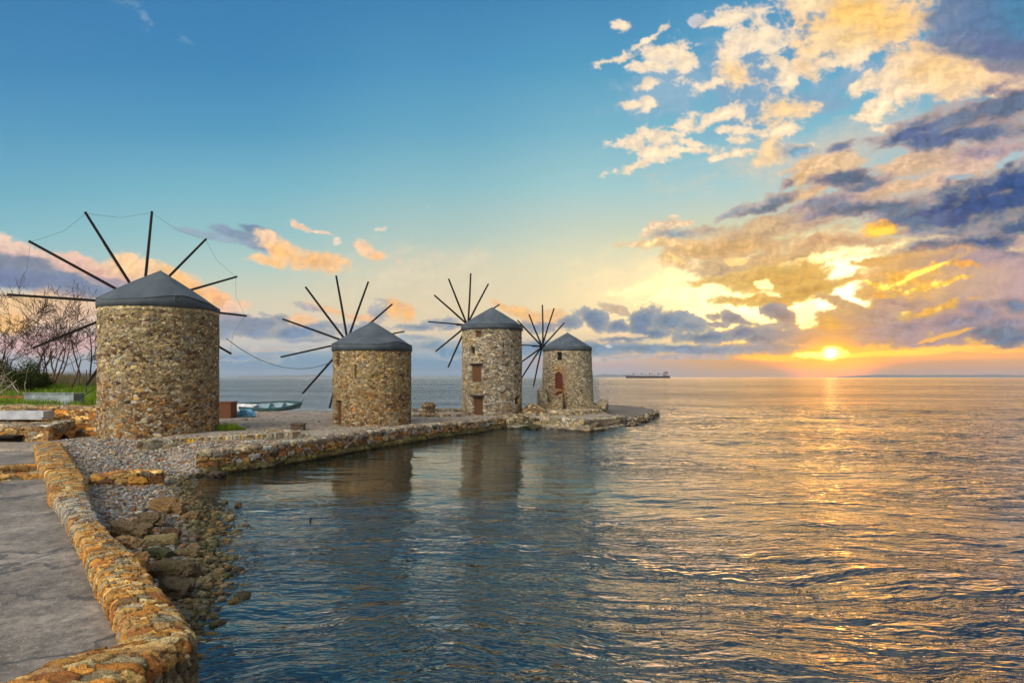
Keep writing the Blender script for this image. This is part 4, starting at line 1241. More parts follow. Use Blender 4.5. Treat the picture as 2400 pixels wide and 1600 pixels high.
tower_lump('rubble_pillar', cxp, cyp + .4, .7, [(.7, .78), (1.05, .72), (1.15, .45), (1.5, .42), (1.6, .52), (1.85, .46), (2.0, .2), (2.02, .01)], 51, 'rough stub of a stone pillar standing between the second and third mills', 'pillar')
hx_, hy_ = at(1226, 952, .9)[:2]
tower_lump('rubble_heap', hx_, hy_ + 1.3, .5, [(.5, 1.25), (.9, 1.15), (1.3, .85), (1.6, .5), (1.75, .15), (1.78, .01)], 53, 'rounded heap of tumbled stones left of the farthest mill, by the gap in the quay', 'rubble heap')
kb = np.array([(-9.6, 56.3), (-7.0, 56.3), (-4.3, 56.2), (-2.0, 56.8)])
tag(sweep_wall('low_wall', *(lambda L: (L, offset_line(L, -.6)))(resample(kb, .5)[1]), [(0, .5), (0, 1.12), (1, 1.14), (1, .4)], M['stone'], lambda s, t, a, b, X, Y, Z: pick(GREY, a) * .6, .4, .18, 52, .06, .05, (60, 52, 42), top_noise=.05),
    'low dark kerb wall along the far shore behind the stone stub', 'wall')

# low terrace wall and step between the big mill and the quay
tl = np.array([at(315, 1034, .58)[:2], at(450, 1024, .68)[:2], at(588, 1016, .75)[:2], at(690, 1008, .82)[:2]])
_, tl = resample(tl, .5)
tag(sweep_wall('terrace_wall', tl, offset_line(tl, -.42), [(0, .45), (0, 1.0), (1, 1.0), (1, .5)], M['stone'], lambda s, t, a, b, X, Y, Z: pick(GREY + UP[:4] + [(206, 160, 60), (170, 96, 54)], a), .30, .20, 61, .035, .045, (150, 140, 116), top_noise=.03,
               zfun=lambda X, Y, Z, S: np.where(Z > .9, .98 + .030 * S, Z)),
    'low pale terrace wall of mixed stones between the big mill and the quay', 'wall')
tr_ = np.array([at(712, 1002, .9)[:2], at(690, 992, .95)[:2], at(620, 984, 1.0)[:2]])
_, tr_ = resample(tr_, .4)
tag(sweep_wall('terrace_step', tr_, offset_line(tr_, -.35), [(0, .5), (0, 1.02), (1, 1.04), (1, .5)], M['stone'], lambda s, t, a, b, X, Y, Z: pick(GREY, a) * .9, .7, .3, 62, .05, .02, (120, 112, 96)),
    'thin grey stone kerb returning from the terrace wall towards the beach', 'kerb')

# retaining wall left of the big mill and the stepped block in front of it
rw = np.array([(-44, 35.6), (-36, 35.6), (-29.0, 35.7), (-25.5, 35.6), (-23.2, 35.2)])
_, rw = resample(rw, .5)
tag(sweep_wall('retaining_wall', rw, offset_line(rw, -.7), [(0, .3), (0.06, 2.28), (1, 2.34), (1, 1.6)], M['stone'], lambda s, t, a, b, X, Y, Z: pick(LOW[:8] + ORANGE[:5] + [(190, 170, 130)], a) + (pick(UP, b) - pick(LOW[:8] + ORANGE[:5] + [(190, 170, 130)], a)) * (.7 * sst(Z, 2.1, 2.25))[..., None], .46, .15, 71, .04, .07, (110, 88, 56), top_noise=.05),
    'ochre rubble retaining wall joining the left side of the biggest mill', 'wall')
pl = np.array([(-33, 33.2), (-29, 33.1), (-26.2, 33.0), (-24.4, 33.0)])
_, pl = resample(pl, .4)
tag(sweep_wall('stepped_wall', pl, offset_line(pl, -1.9), [(0, .3), (0, 1.42), (.5, 1.5), (1, 1.55), (1, .4)], M['stone'], lambda s, t, a, b, X, Y, Z: pick(LOW[:6] + ORANGE, a) + (pick(GREY, b) - pick(LOW[:6] + ORANGE, a)) * (.9 * sst(Z, 1.3, 1.42))[..., None], .55, .22, 72, .04, .08, (96, 76, 50), top_noise=.05),
    'thick block of ochre masonry with slab top at the far end of the beach wall', 'wall')
M['marble'] = material('grey_marble', m_plain((0.36, 0.38, 0.42), .7, 2.0, .25, .4, .02))
sl = MB()
sl.box((-27.6, 34.4, 1.98), (4.2, .8, .34), R(1)).box((-27.7, 34.35, 1.76), (4.4, .9, .09), R(1))
tag(sl.build('stone_slab', M['marble']), 'pale grey marble slab lying against the retaining wall', 'slab')
tag(MB().box((-27.2, 32.6, 0.92), (3.0, .7, .10), 0).box((-27.2, 32.75, 0.72), (2.9, .3, .3)).build('slot_shade_slab', M['dark']), 'near-black block painted as the shade in the slot under the lowest slab ledge beside the pavement', 'ledge')  # solid dark boxes stand in for the shade under the ledge

# ------------------------------------------------------------------ foreground wall


def pal_fore(s, t, a, b, X, Y, Z):
    c = pick(ORANGE + UP[:2], a)
    pale = sst(fbm(X * .9, Y * .35, 250, 3) * 1.0 + 1.2 * np.exp(-((Y - 15.2) / 1.9) ** 2) - .45 - .5 * sst(Y, 18, 19), -.1, .5)
    c = c + (pick([(196, 186, 170), (170, 168, 164), (206, 196, 172), (150, 146, 140)], b) - c) * (pale * (b > .25))[..., None]
    lich = fbm(X * 3, Y * 3, 260, 5)
    c = c + (s2l((176, 166, 110)) - c) * (.55 * sst(lich, .35, .7))[..., None]
    conc = ((X > -4.16) & (Y < 8.1) & (Z < .58))[..., None]
    return np.where(conc, s2l((142, 130, 104)) * (.75 + .4 * b[..., None]), c)


n_fw = len(TOP_L)
Lf, Rf = TOP_L[:, :2].copy(), TOP_R[:, :2].copy()
# seaward edge bulges where loose stones widen the top
m_ = min(len(Lf), len(Rf))
fw = sweep_wall('beach_wall', Lf, Rf, [(-.03, .25), (0, .74), (.08, .80), (.5, .83), (.92, .79), (1, .70), (1.03, -.5)], M['stone_near'], pal_fore, .15, .27, 81, .018, .052, (74, 58, 40), top_noise=.05, joint=.08, big=.78, plateau=.9)
tag(fw, 'orange sandstone wall winding from the foreground corner up to the stepped block, beside the pavement', 'wall')

# cap stones standing proud on the near corner
cp = [((-4.28, 7.48, .80), (.42, .30, .16), (222, 196, 140), 'large pale cap stone on the near corner of the beach wall'),
      ((-4.62, 6.95, .80), (.30, .26, .15), (206, 128, 44), 'small orange cap stone beside the corner block of the beach wall')]
for i, (p, sz, c, lab) in enumerate(cp):
    v, f, sh = rock_verts(sz, 900 + i, .3 * i)
    tag(mesh('cap_stone', v + np.array(p), f, M['stone_near'], None, s2l(c)[None] * sh[:, None], smooth=False), lab, 'stone')

# divider walls on the pavement side
for k, (y0, y1, z, lab) in enumerate([(1066, 1080, .74, 'upper of the two low orange stone kerbs crossing the pavement'), (1086, 1098, .64, 'lower of the two low orange stone kerbs crossing the pavement')]):
    a_, b_ = at(-160, y1 + 8, z)[:2], at(118 if k else 96, y0 + 1, z)[:2]
    ln_ = resample(np.array([a_, b_]), .3)[1]
    tag(sweep_wall('pavement_kerb', ln_, offset_line(ln_, -.42), [(0, .3), (.02, z), (.95, z + .02), (1, .4)], M['stone_near'], pal_fore, .55, .16, 90 + k, .03, .05, (120, 92, 60), top_noise=.04), lab, 'kerb', 'stone kerbs across the pavement')

# spur of blocks running from the wall across the pebbles
sp = np.array([at(208, 1108, .35)[:2], at(290, 1104, .35)[:2], at(374, 1100, .3)[:2]])
_, sp = resample(sp, .3)
tag(sweep_wall('stone_spur', sp, offset_line(sp, -.5), [(0, .0), (.03, .56), (.95, .58), (1, .0)], M['stone'], lambda s, t, a, b, X, Y, Z: pick(LOW[:6] + ORANGE[:4], a), .5, .22, 95, .035, .08, (90, 70, 46), top_noise=.08),
    'short spur of brown blocks crossing the pebble beach', 'wall')

# pavement
pv = np.concatenate([TOP_L + np.array([[.12, 0]]), [(-5.5, 4.0), (-45, 4.0), (-45, 30.5), TOP_L[0] + np.array([-.3, .9])]])


def m_pave(t):
    P = t.node('ShaderNodeTexCoord').outputs['Object']
    a = t.noise(P, 0.55, 5, 0.55)
    b = t.noise(P, 5, 8, 0.75)
    v = t.node('ShaderNodeTexVoronoi', {'Vector': P, 'Scale': 27.0}).outputs
    c = t.ramp(a, [(0.3, (0.070, 0.060, 0.050)), (0.5, (0.150, 0.125, 0.100)), (0.7, (0.26, 0.22, 0.18))])
    c = t.mix(1.0, c, t.ramp(b, [(0.34, (0.45, 0.45, 0.45)), (0.5, (1, 1, 1)), (0.66, (1.7, 1.65, 1.6))]), 'MULTIPLY')
    chips = t.m('MULTIPLY', t.sstep(v[0], 0.36, 0.22), t.sstep(t.node('ShaderNodeSeparateColor', {0: v[1]}).outputs[0], 0.35, 0.5))
    c = t.mix(t.m('MULTIPLY', chips, 0.85), c, t.mix(t.node('ShaderNodeSeparateColor', {0: v[1]}).outputs[1], (0.06, 0.055, 0.05), (0.45, 0.40, 0.33)))
    cr = t.node('ShaderNodeTexVoronoi', {'Vector': t.v('ADD', P, t.v('SCALE', t.noise(P, 1.4, 4, .6, out=1), scale=.9)), 'Scale': 0.32}, feature='DISTANCE_TO_EDGE').outputs[0]
    c = t.mix(t.sstep(cr, 0.020, 0.004, 0, 0.8), c, (0.05, 0.045, 0.04))
    h = t.m('MULTIPLY_ADD', v[0], -0.35, b)
    finish(t, c, 0.62, h, 0.55, 0.012, 0.45)


M['pave'] = material('worn_pebbly_concrete', m_pave)
tag(mesh('pavement', [(x, y, .50) for x, y in pv] + [(x, y, .2) for x, y in pv], [tuple(range(len(pv)))[::-1], ], M['pave']), 'worn grey pebbly pavement left of the beach wall', kind='structure')

# ------------------------------------------------------------------ loose rocks at the waterline


def rock(x, y, wpx, hpx, c, seed, lab, z=0.0, depth=.7, rot=None, name='rock', sink=.3, moss=0.0, group=None):
    Pp = at(x, y, z)
    w, h = .86 * wpx * Pp[1] / F, .9 * hpx * Pp[1] / F
    gm = sum(c) / 3
    c = tuple(int(.62 * q + .38 * gm) for q in c)
    v, f, sh = rock_verts((w, w * depth, h * 1.5), seed, 0 if rot is None else R(rot))
    cl = s2l(c)[None] * sh[:, None]
    mo = fbm(v[:, 0] * 4 + seed, v[:, 1] * 4 + v[:, 2] * 3, seed + 2, 4)
    cl = cl + (s2l((90, 92, 40)) - cl) * (np.clip(mo + moss - .2, 0, 1) * .8)[:, None]
    o = mesh(name, v, f, M['rock'], None, cl)
    o.location = (Pp[0], Pp[1], Pp[2] + h * (.5 - sink))
    tag(o, lab, 'rock', group or 'loose rocks along the waterline', 'thing')
    return o


OR, BR, OL, PALE = (196, 142, 66), (124, 92, 58), (116, 106, 60), (190, 170, 120)
rock(300, 1228, 122, 34, (150, 112, 62), 1, 'long encrusted brown rock lying beside the beach wall', .25, .55, -20, moss=.2)
rock(352, 1200, 78, 28, (132, 104, 60), 2, 'rough brown rock behind the long encrusted rock, at the edge of the white pebbles', .2, .6, -15)
rock(392, 1172, 86, 34, (178, 124, 56), 3, 'jagged orange rock farthest out in the group by the pebbles', .15, .6, -25)
rock(436, 1190, 42, 18, (170, 122, 58), 4, 'small flat orange rock at the tip of the jagged rock', .05, .8)
rock(388, 1232, 48, 22, (140, 90, 50), 6, 'dull red-brown stone next to the fallen column piece', .12, .7)
rock(356, 1282, 64, 26, (104, 108, 62), 7, 'grey-green mossy stone below the fallen column piece', .1, .7, moss=.35)
rock(431, 1280, 54, 24, (150, 122, 66), 8, 'small yellow-brown rock standing alone in the shallows', .02, .7, moss=.1)
rock(397, 1326, 104, 42, (128, 98, 56), 9, 'big weed-covered brown rock against the beach wall', .06, .7, -12, moss=.3)
rock(404, 1368, 108, 40, (112, 88, 54), 10, 'dark barnacled rock closest to the corner of the beach wall', .03, .6, -25, moss=.25)
rock(467, 1342, 40, 24, (158, 138, 84), 11, 'pale rounded rock beyond the weed-covered rock, half in the water', .0, .8)
rock(447, 1240, 24, 12, (160, 82, 52), 12, 'small reddish stone in the water right of the column piece', .02, .8)
rock(292, 1246, 66, 20, (204, 150, 82), 13, 'flat orange slab leaning on the seaward side of the beach wall', .55, .6, 10)
rock(318, 1290, 52, 24, (206, 140, 56), 14, 'blocky orange stone fallen from the wall top', .55, .7, 5)
rock(340, 1232, 34, 14, (176, 100, 52), 15, 'rust coloured chip between the brown rocks', .2, .8)
rock(468, 1436, 36, 14, (132, 118, 56), 16, 'yellowish stone just under the water near the wall corner', -.12, .8, moss=.3)
rock(486, 1540, 60, 26, (128, 132, 60), 17, 'yellow-green submerged boulder beside the wall corner in the foreground', -.25, .8, moss=.5)
rock(517, 1154, 14, 9, OL, 18, 'tiny olive stone breaking the surface of the cove', .0, .8, moss=.3)
rock(546, 1160, 16, 8, BR, 19, 'tiny brown stone right of the olive one in the cove', .0, .8)
rock(532, 1188, 14, 9, PALE, 20, 'tiny pale stone nearest the viewer of the three in the cove', .0, .8)
rock(714, 1192, 6, 5, (60, 56, 46), 21, 'small dark stone poking up alone in the middle of the cove', .0, .8)
rock(372, 1325, 40, 26, (120, 84, 44), 25, 'dark brown stone wedged between the beach wall and the weed-covered rock', .12, .8)
rock(470, 1083, 30, 24, (150, 120, 66), 26, 'rounded boulder at the broken end of the quay wall', .05, .8, moss=.3)
rock(500, 1092, 46, 12, (96, 74, 62), 27, 'flat dark stones at the foot of the quay end', .0, .8)
rock(1205, 978, 34, 22, (96, 84, 62), 28, 'dark boulder in the gap between quay wall and sea wall', .1, .8, moss=.4)
rock(1228, 985, 26, 14, (80, 74, 56), 29, 'wet boulder at the left foot of the sea wall', .0, .8, moss=.4)

# fallen column piece
c0, c1 = at(331, 1253, .12), at(408, 1246, .12)
c0[2], c1[2] = .20, .20
d_ = Vector(c1) - Vector(c0)
V, Fc = [], []
nn, mm = 22, 14
u_ = d_.normalized().cross(Vector((0, 0, 1))).normalized()
w_ = Vector((0, 0, 1))
for i in range(mm + 1):
    for k in range(nn):
        q = TAU * k / nn
        rr = .155 + .008 * math.sin(k * 2.3 + i * 1.7) + (-.03 if i in (0, mm) else 0)
        p = Vector(c0) + d_ * (i / mm) + (u_ * math.cos(q) + w_ * math.sin(q)) * rr
        V.append(p)
Fc = [(i * nn + k, i * nn + (k + 1) % nn, (i + 1) * nn + (k + 1) % nn, (i + 1) * nn + k) for i in range(mm) for k in range(nn)] + [tuple(range(nn))[::-1], tuple(range(mm * nn, mm * nn + nn))]
tag(mesh('column_piece', V, Fc, M['rock'], None, np.tile(s2l((150, 136, 96)), (len(V), 1))), 'fallen cylindrical stone column piece lying among the rocks', 'column piece', None, 'thing')

# ------------------------------------------------------------------ pebbles (one mass)


def scatter(name, pts, sizes, pal, mat, lab, seed, flat=.6, low=None):
    g = np.random.default_rng(seed)
    n = len(pts)
    v0, f0 = ICO1
    th = g.uniform(0, TAU, n)
    sc = np.stack([sizes * g.uniform(.8, 1.4, n), sizes * g.uniform(.6, 1.0, n), sizes * flat * g.uniform(.6, 1.2, n)], 1)
    v = v0[None] * (1 + g.uniform(-.22, .22, (n, len(v0), 1))) * sc[:, None]
    ca, sa = np.cos(th)[:, None], np.sin(th)[:, None]
    X = v[..., 0] * ca - v[..., 1] * sa + pts[:, None, 0]
    Y = v[..., 0] * sa + v[..., 1] * ca + pts[:, None, 1]
    Z = v[..., 2] + pts[:, None, 2]
    Fq = (f0[None] + (np.arange(n) * len(v0))[:, None, None]).reshape(-1, 3)
    c = pick(pal, g.random(n)) * g.uniform(.7, 1.2, (n, 1))
    c = np.repeat(c[:, None], len(v0), 1)
    c = c * (1 - .65 * sst(-Z, -.05, .06))[..., None]        # wet stones are darker
    if low is not None:
        br = pick(low, g.random(n))[:, None] * (.7 + .5 * g.random((n, 1, 1)))
        c = c + (br - c) * sst(-pts[:, 2], -.13, -.03)[:, None, None]
    o = mesh(name, np.stack([X, Y, Z], -1).reshape(-1, 3), Fq, mat, None, c.reshape(-1, 3), smooth=True)
    tag(o, lab, 'pebbles', None, 'stuff')
    return o


PEB = [(196, 194, 190), (170, 176, 186), (150, 152, 152), (206, 190, 160), (190, 160, 124), (128, 122, 116), (214, 206, 192), (160, 136, 110), (140, 156, 172), (176, 120, 80), (110, 104, 92), (186, 182, 170)]
g = np.random.default_rng(5)
poly = np.array([at(150, 1012, .6)[:2], at(330, 1010, .6)[:2], at(640, 1008, .8)[:2], at(560, 1032, .7)[:2], (-12.6, 26.2), (-11.2, 24.0), (-7.9, 18.5), (-5.7, 13.8), (-4.7, 11.0), (-3.9, 8.8), (-4.7, 8.9), (-6.3, 10.6), (-8.0, 12.6), (-9.2, 13.9), (-10.5, 15.4), (-12.2, 17.6), (-13.3, 19.8), (-16.5, 23.4), (-20.6, 29)])
lo_, hi_ = poly.min(0), poly.max(0)
N = 60000
Pq = g.uniform(lo_, hi_, (N, 2))
Pq = Pq[inside(Pq[:, 0], Pq[:, 1], poly)]
zq = ground_z(Pq[:, 0], Pq[:, 1])
far_k = sst(Pq[:, 1], 20, 34)
dens = np.where(Pq[:, 1] < 22, 1, .75) * np.where(zq < -.02, .6, 1)
keep = g.random(len(Pq)) < dens
Pq, zq = Pq[keep], zq[keep]
sz = .030 + .065 * g.random(len(Pq)) ** 2.6 + .05 * (g.random(len(Pq)) > .985) + .05 * sst(-zq, -.16, 0.02) * g.random(len(Pq)) ** 2
print('pebbles', len(Pq))
scatter('pebbles', np.column_stack([Pq, zq + sz * .25]), sz, PEB, M['rock'], 'white and grey pebbles covering the beach beside the wall', 6, low=[(96, 84, 50), (120, 100, 62), (84, 84, 50), (140, 112, 66), (70, 62, 44), (110, 106, 70), (150, 140, 110)])
# coarse gravel and fallen stones on the promontory
Q = g.uniform((-24, 30), (8, 60), (9000, 2))
zz = ground_z(Q[:, 0], Q[:, 1])
k = (zz > .3) & (zz < 1.1) & (np.hypot(Q[:, 0] - X1, Q[:, 1] - Y1) > 3.1)
Q, zz = Q[k], zz[k]
sz = .03 + .06 * g.random(len(Q)) ** 4
scatter('gravel', np.column_stack([Q, zz + sz * .1]), sz, [(176, 160, 136), (150, 132, 108), (196, 184, 160), (140, 126, 110)], M['rock'], 'brown gravel strewn over the promontory', 8)
# rubble below the ruined walls and in the shallows along the quay
Q = np.concatenate([g.normal((3.2, 53.5), (1.6, 1.6), (260, 2)), g.normal((9.6, 59.5), (1.0, 2.0), (200, 2)), g.normal((1.0, 50.4), (.8, .7), (150, 2)), g.normal((cxp, cyp + .3), (.9, .5), (90, 2))])
tt_ = g.random(420)
rim = np.column_stack([np.interp(tt_, [0, .5, .8, 1], [9.3, 12.1, 15.2, 14.8]), np.interp(tt_, [0, .5, .8, 1], [50.8, 57.0, 65.5, 72.5])]) + g.normal(size=(420, 2)) * .16
Q = np.concatenate([Q, rim])
zz = np.maximum(ground_z(Q[:, 0], Q[:, 1]), -.1)
zz[-420:] = g.uniform(-.05, .5, 420)
sz = .07 + .16 * g.random(len(Q)) ** 2
scatter('rubble', np.column_stack([Q, zz + sz * .3]), sz, UP + GREY[:4], M['rock'], 'tumbled rubble stones below the ruined walls', 9, .8)

# ------------------------------------------------------------------ grass and weeds


def leaf_mat(a, b, tl=.3):
    def fn(t):
        P = t.node('ShaderNodeTexCoord').outputs['Object']
        n = t.noise(P, 1.1, 4, .6)
        rnd = t.noise(P, 14, 2, .5)
        c = t.mix(t.m('MULTIPLY_ADD', rnd, .6, t.m('MULTIPLY', n, .5)), a, b)
        d = t.node('ShaderNodeBsdfDiffuse', {'Color': c}).outputs[0]
        tr = t.node('ShaderNodeBsdfTranslucent', {'Color': c}).outputs[0]
        t.node('ShaderNodeOutputMaterial', {0: t.node('ShaderNodeMixShader', {0: tl, 1: d, 2: tr}).outputs[0]})
    return fn


M['grass'] = material('grass_blades', leaf_mat((0.07, 0.14, 0.014), (0.25, 0.34, 0.04)))
M['dry'] = material('dry_reeds', leaf_mat((0.13, 0.10, 0.055), (0.30, 0.24, 0.15), .2))
M['leafy'] = material('dark_leaves', leaf_mat((0.018, 0.030, 0.010), (0.07, 0.085, 0.025), .25))


def blades(name, pts, hgt, wid, mat, seed, lean=.35):
    g = np.random.default_rng(seed)
    n = len(pts)
    th, ln = g.uniform(0, TAU, n), g.uniform(.1, 1, n) * lean
    h = hgt * g.uniform(.5, 1.2, n)
    w = wid * g.uniform(.7, 1.2, n)
    ux, uy = np.cos(th), np.sin(th)
    def P(k, side, fw):
        return np.stack([pts[:, 0] - uy * w * side * fw + ux * ln * h * k * k, pts[:, 1] + ux * w * side * fw + uy * ln * h * k * k, pts[:, 2] + h * k], -1)
    V = np.stack([P(0, -1, 1), P(0, 1, 1), P(.55, 1, .7), P(.55, -1, .7), P(1, 0, 0)], 1)
    base = (np.arange(n) * 5)[:, None]
    Fc = np.concatenate([base + np.array([0, 1, 2]), base + np.array([0, 2, 3]), base + np.array([3, 2, 4])])
    return mesh(name, V.reshape(-1, 3), Fc, mat)


def on_ground(P, dz=0.0):
    return np.column_stack([P, ground_z(P[:, 0], P[:, 1]) + dz])


Q = g.uniform((-52, 36.6), (-22, 70), (90000, 2))
t_ = -Q[:, 0] - .6 * Q[:, 1]
Q = Q[(t_ > .9) & (g.random(len(Q)) < .25 + .75 * sst(fbm(Q[:, 0] / 3, Q[:, 1] / 3, 400, 3), -.4, .5))]
Q = Q[~((np.abs(Q[:, 0] + 27.6) < 1.8) & (np.abs(Q[:, 1] - 38.2) < .5))]
tag(blades('grass', on_ground(Q), .30, .022, M['grass'], 12), 'bright green grass on the bank left of the big mill', 'grass', None, 'stuff')
Q = g.uniform((-52, 52), (-34, 60), (5000, 2))
tag(blades('reeds', on_ground(Q), 1.0, .014, M['dry'], 13, .25), 'dry tan reeds and weeds under the bare trees', 'reeds', None, 'stuff')


def tuft(cx, cy, r, n, h, lab, seed, mat='grass', wid=.016):
    g = np.random.default_rng(seed)
    rr, th = r * np.sqrt(g.random(n)), g.uniform(0, TAU, n)
    P = np.column_stack([cx + rr * np.cos(th) * 1.5, cy + rr * np.sin(th) * .7])
    Z = ground_z(P[:, 0], P[:, 1])
    P3 = np.column_stack([P, Z + .05 * np.cos(rr / r * 1.5)])
    o = blades('grass_tuft', P3, h * (1.05 - .85 * (rr / r) ** 1.5) * (.6 + .8 * g.random(n)), wid, M[mat], seed, .7)
    tag(o, lab, 'grass tuft', 'green tufts', 'thing')


p = at(515, 990, .8)
tuft(p[0], p[1], .85, 2600, .38, 'green weed clump at the right foot of the big mill', 21)
p = at(612, 948, .6)
tuft(p[0], p[1] - .6, .4, 350, .22, 'small green tuft in front of the beached boat', 22)
p = at(1207, 958, .9)
tuft(p[0], p[1], .5, 900, .8, 'dark scrubby weeds in the gap between the quay and the sea wall', 23, 'leafy', .03)
p = at(1300, 962, .9)

# ------------------------------------------------------------------ bare trees, bushes


def branch_pts(rnd, p, d, L, r, depth, segs, up=.12, wild=.22, split=3):
    """grow one limb and its children: appends (p0, p1, r0, r1, depth)"""
    n = 4
    q, dd, rr = p.copy(), d.copy(), r
    for i in range(n):
        nd = (dd + Vector((rnd.gauss(0, wild), rnd.gauss(0, wild), rnd.gauss(0, wild) + up)) * .55).normalized()
        p2 = q + nd * (L / n)
        r2 = rr * .86
        segs.append((q.copy(), p2.copy(), rr, r2, depth))
        if depth > 0 and i >= 1:
            for _ in range(split - 1 if i < n - 1 else split):
                if rnd.random() < .50:
                    ax = Vector((rnd.gauss(0, 1), rnd.gauss(0, 1), rnd.gauss(0, .6))).normalized()
                    cd_ = (nd * .75 + ax * .62).normalized()
                    branch_pts(rnd, p2, cd_, L * rnd.uniform(.5, .75), r2 * .55, depth - 1, segs, up, wild, split)
        q, dd, rr = p2, nd, r2


def bare_tree(x, y, zb, H, seed, lab, stems=1, spread=.15, depth=4, mat='bark', r0=.09, name='bare_tree', group='bare trees on the grassy bank', cat='tree', split=3):
    rnd = random.Random(seed)
    root = tag(empty(name, (x, y, zb)), lab, cat, group)
    cr = MB()
    for s in range(stems):
        tr = MB()
        segs = []
        a = rnd.uniform(0, TAU)
        branch_pts(rnd, Vector((x + .25 * math.cos(a) * (s > 0), y + .25 * math.sin(a) * (s > 0), zb - .1)), Vector((math.cos(a) * spread, math.sin(a) * spread, 1)).normalized(), H * .55, r0 * rnd.uniform(.7, 1.1), depth, segs, split=split)
        for q0, q1, ra, rb_, dp in segs:
            (tr if dp == depth else cr).tube(q0, q1, max(ra, .015), max(rb_, .012), n=6 if dp == depth else 3, cap=False)
        tr.build('trunk', M[mat], root)
    cr.build('crown', M[mat], root)
    return root


M['bark'] = material('grey_brown_bark', m_plain((0.075, 0.046, 0.030), .9, 12, .4))
M['palewood'] = material('bleached_branches', m_plain((0.34, 0.29, 0.22), .85, 10, .3))


def gz(x, y):
    return float(ground_z(np.array([x]), np.array([y]))[0])


for (px, Yd, H, sd_, st, lab) in [(112, 52, 5.9, 101, 4, 'many-stemmed bare tree in the middle of the group left of the big mill'), (160, 50, 4.9, 102, 1, 'slim dark bare tree between two larger ones'),
                                  (205, 56, 7.6, 103, 3, 'tallest bare tree, its twigs reaching behind the big mill'), (78, 55, 5.6, 104, 2, 'thin bare tree behind the dark bush'),
                                  (22, 50, 4.6, 105, 2, 'bare tree near the left side, above the bleached branches'), (-25, 47, 6.2, 106, 2, 'bare tree cut by the left side of the view'), (136, 60, 5.6, 107, 2, 'faint bare tree farthest back on the bank')]:
    x_ = (px - CX) * Yd / F
    bare_tree(x_, Yd, gz(x_, Yd), H, sd_, lab, st, .30, 4)
for (px, Yd, H, sd_, lab, spd) in [(8, 42, 2.7, 111, 'bleached dead shrub with pale forked branches', .9), (52, 44, 2.4, 112, 'smaller bleached dead shrub leaning right', .8), (-20, 40, 3.4, 113, 'pale dead branches at the left side of the bank', .9)]:
    x_ = (px - CX) * Yd / F
    bare_tree(x_, Yd, gz(x_, Yd), H, sd_, lab, 4, spd, 2, 'palewood', .045, 'dead_shrub', 'bleached dead shrubs', 'shrub', 2)


def bush(px, Yd, w, h, seed, lab):
    x_ = (px - CX) * Yd / F
    z_ = gz(x_, Yd)
    root = tag(empty('evergreen_bush', (x_, Yd, z_)), lab, 'bush', 'dark bushes under the bare trees')
    g = np.random.default_rng(seed)
    n = 9000
    cl = g.normal(size=(26, 3)) * (w * .33, w * .3, h * .22) + (0, 0, h * .5)
    idx = g.integers(0, 26, n)
    P = cl[idx] + g.normal(size=(n, 3)) * (w * .11, w * .11, h * .13)
    P[:, 2] = np.abs(P[:, 2])
    P += (x_, Yd, z_)
    a, b = g.normal(size=(n, 3)), g.normal(size=(n, 3))
    a /= np.linalg.norm(a, axis=1)[:, None]
    b = np.cross(a, b)
    b /= np.linalg.norm(b, axis=1)[:, None]
    s_ = g.uniform(.035, .08, (n, 1))
    V = np.stack([P - a * s_, P + b * s_ * .5, P + a * s_, P - b * s_ * .5], 1).reshape(-1, 3)
    mesh('foliage', V, np.arange(4 * n).reshape(-1, 4), M['leafy'], root)
    mb = MB()
    for k in range(5):
        mb.tube((x_ + .1 * k - .2, Yd, z_ - .1), tuple(cl[k] + (x_, Yd, z_)), .03, .012, 5)
    mb.build('stem', M['bark'], root)


bush(38, 48, 2.6, 1.8, 131, 'dark evergreen bush behind the bleached branches')
bush(80, 50, 2.0, 1.2, 132, 'low dark bush under the many-stemmed tree')
bush(-10, 52, 3.0, 2.0, 133, 'large dark bush at the left side of the bank')

# posts and concrete trough on the grass
for px, Yd, ht, lab in [(199, 48, 1.75, 'thin dark post standing on the bank near the big mill'), (183, 52, 1.3, 'shorter thin post left of the tall one')]:
    x_ = (px - CX) * Yd / F
    mb = MB().tube((x_, Yd, gz(x_, Yd) - .2), (x_, Yd, gz(x_, Yd) + ht), .035, .03, 6).tube((x_ - .16, Yd, gz(x_, Yd) + ht * .82), (x_ + .16, Yd, gz(x_, Yd) + ht * .82), .018, n=4)
    tag(mb.build('fence_post', M['iron']), lab, 'post', 'thin posts on the bank')
x_, y_ = -28.0, 38.3
z_ = gz(x_, y_) - .12
mb = MB()
for c, s_ in (((0, -.42, .36), (3.0, .12, .72)), ((0, .42, .36), (3.0, .12, .72)), ((-1.44, 0, .36), (.12, .72, .716)), ((1.44, 0, .36), (.12, .72, .716))):
    mb.box((x_ + c[0], y_ + c[1], z_ + c[2]), s_)
mb.box((x_, y_ - .43, z_ + .745), (3.12, .2, .05)).box((x_, y_, z_ + .1), (2.8, .7, .1))
M['bluegrey'] = material('stained_blue_grey_concrete', m_plain((0.21, 0.25, 0.27), .9, 2.5, .45, .5, .02))
tag(mb.build('concrete_trough', M['bluegrey']), 'blue-grey stained concrete trough half sunk in the grass', 'trough', None, 'thing')
bl_ = np.array([at(-40, 930, 2.3)[:2] + [0, 1.2], at(30, 930, 2.3)[:2] + [0, 1.2]])
bl_ = resample(bl_, .3)[1]
tag(sweep_wall('brick_pier', bl_, offset_line(bl_, -.5), [(0, 2.0), (0, 2.78), (1, 2.8), (1, 2.0)], M['stone'], lambda s, t, a, b, X, Y, Z: pick([(140, 84, 52), (120, 70, 44), (160, 104, 66)], a), .3, .12, 98, .04, .03, (110, 90, 66)), 'low red-brown brick pier on the grass by the left side', 'pier')
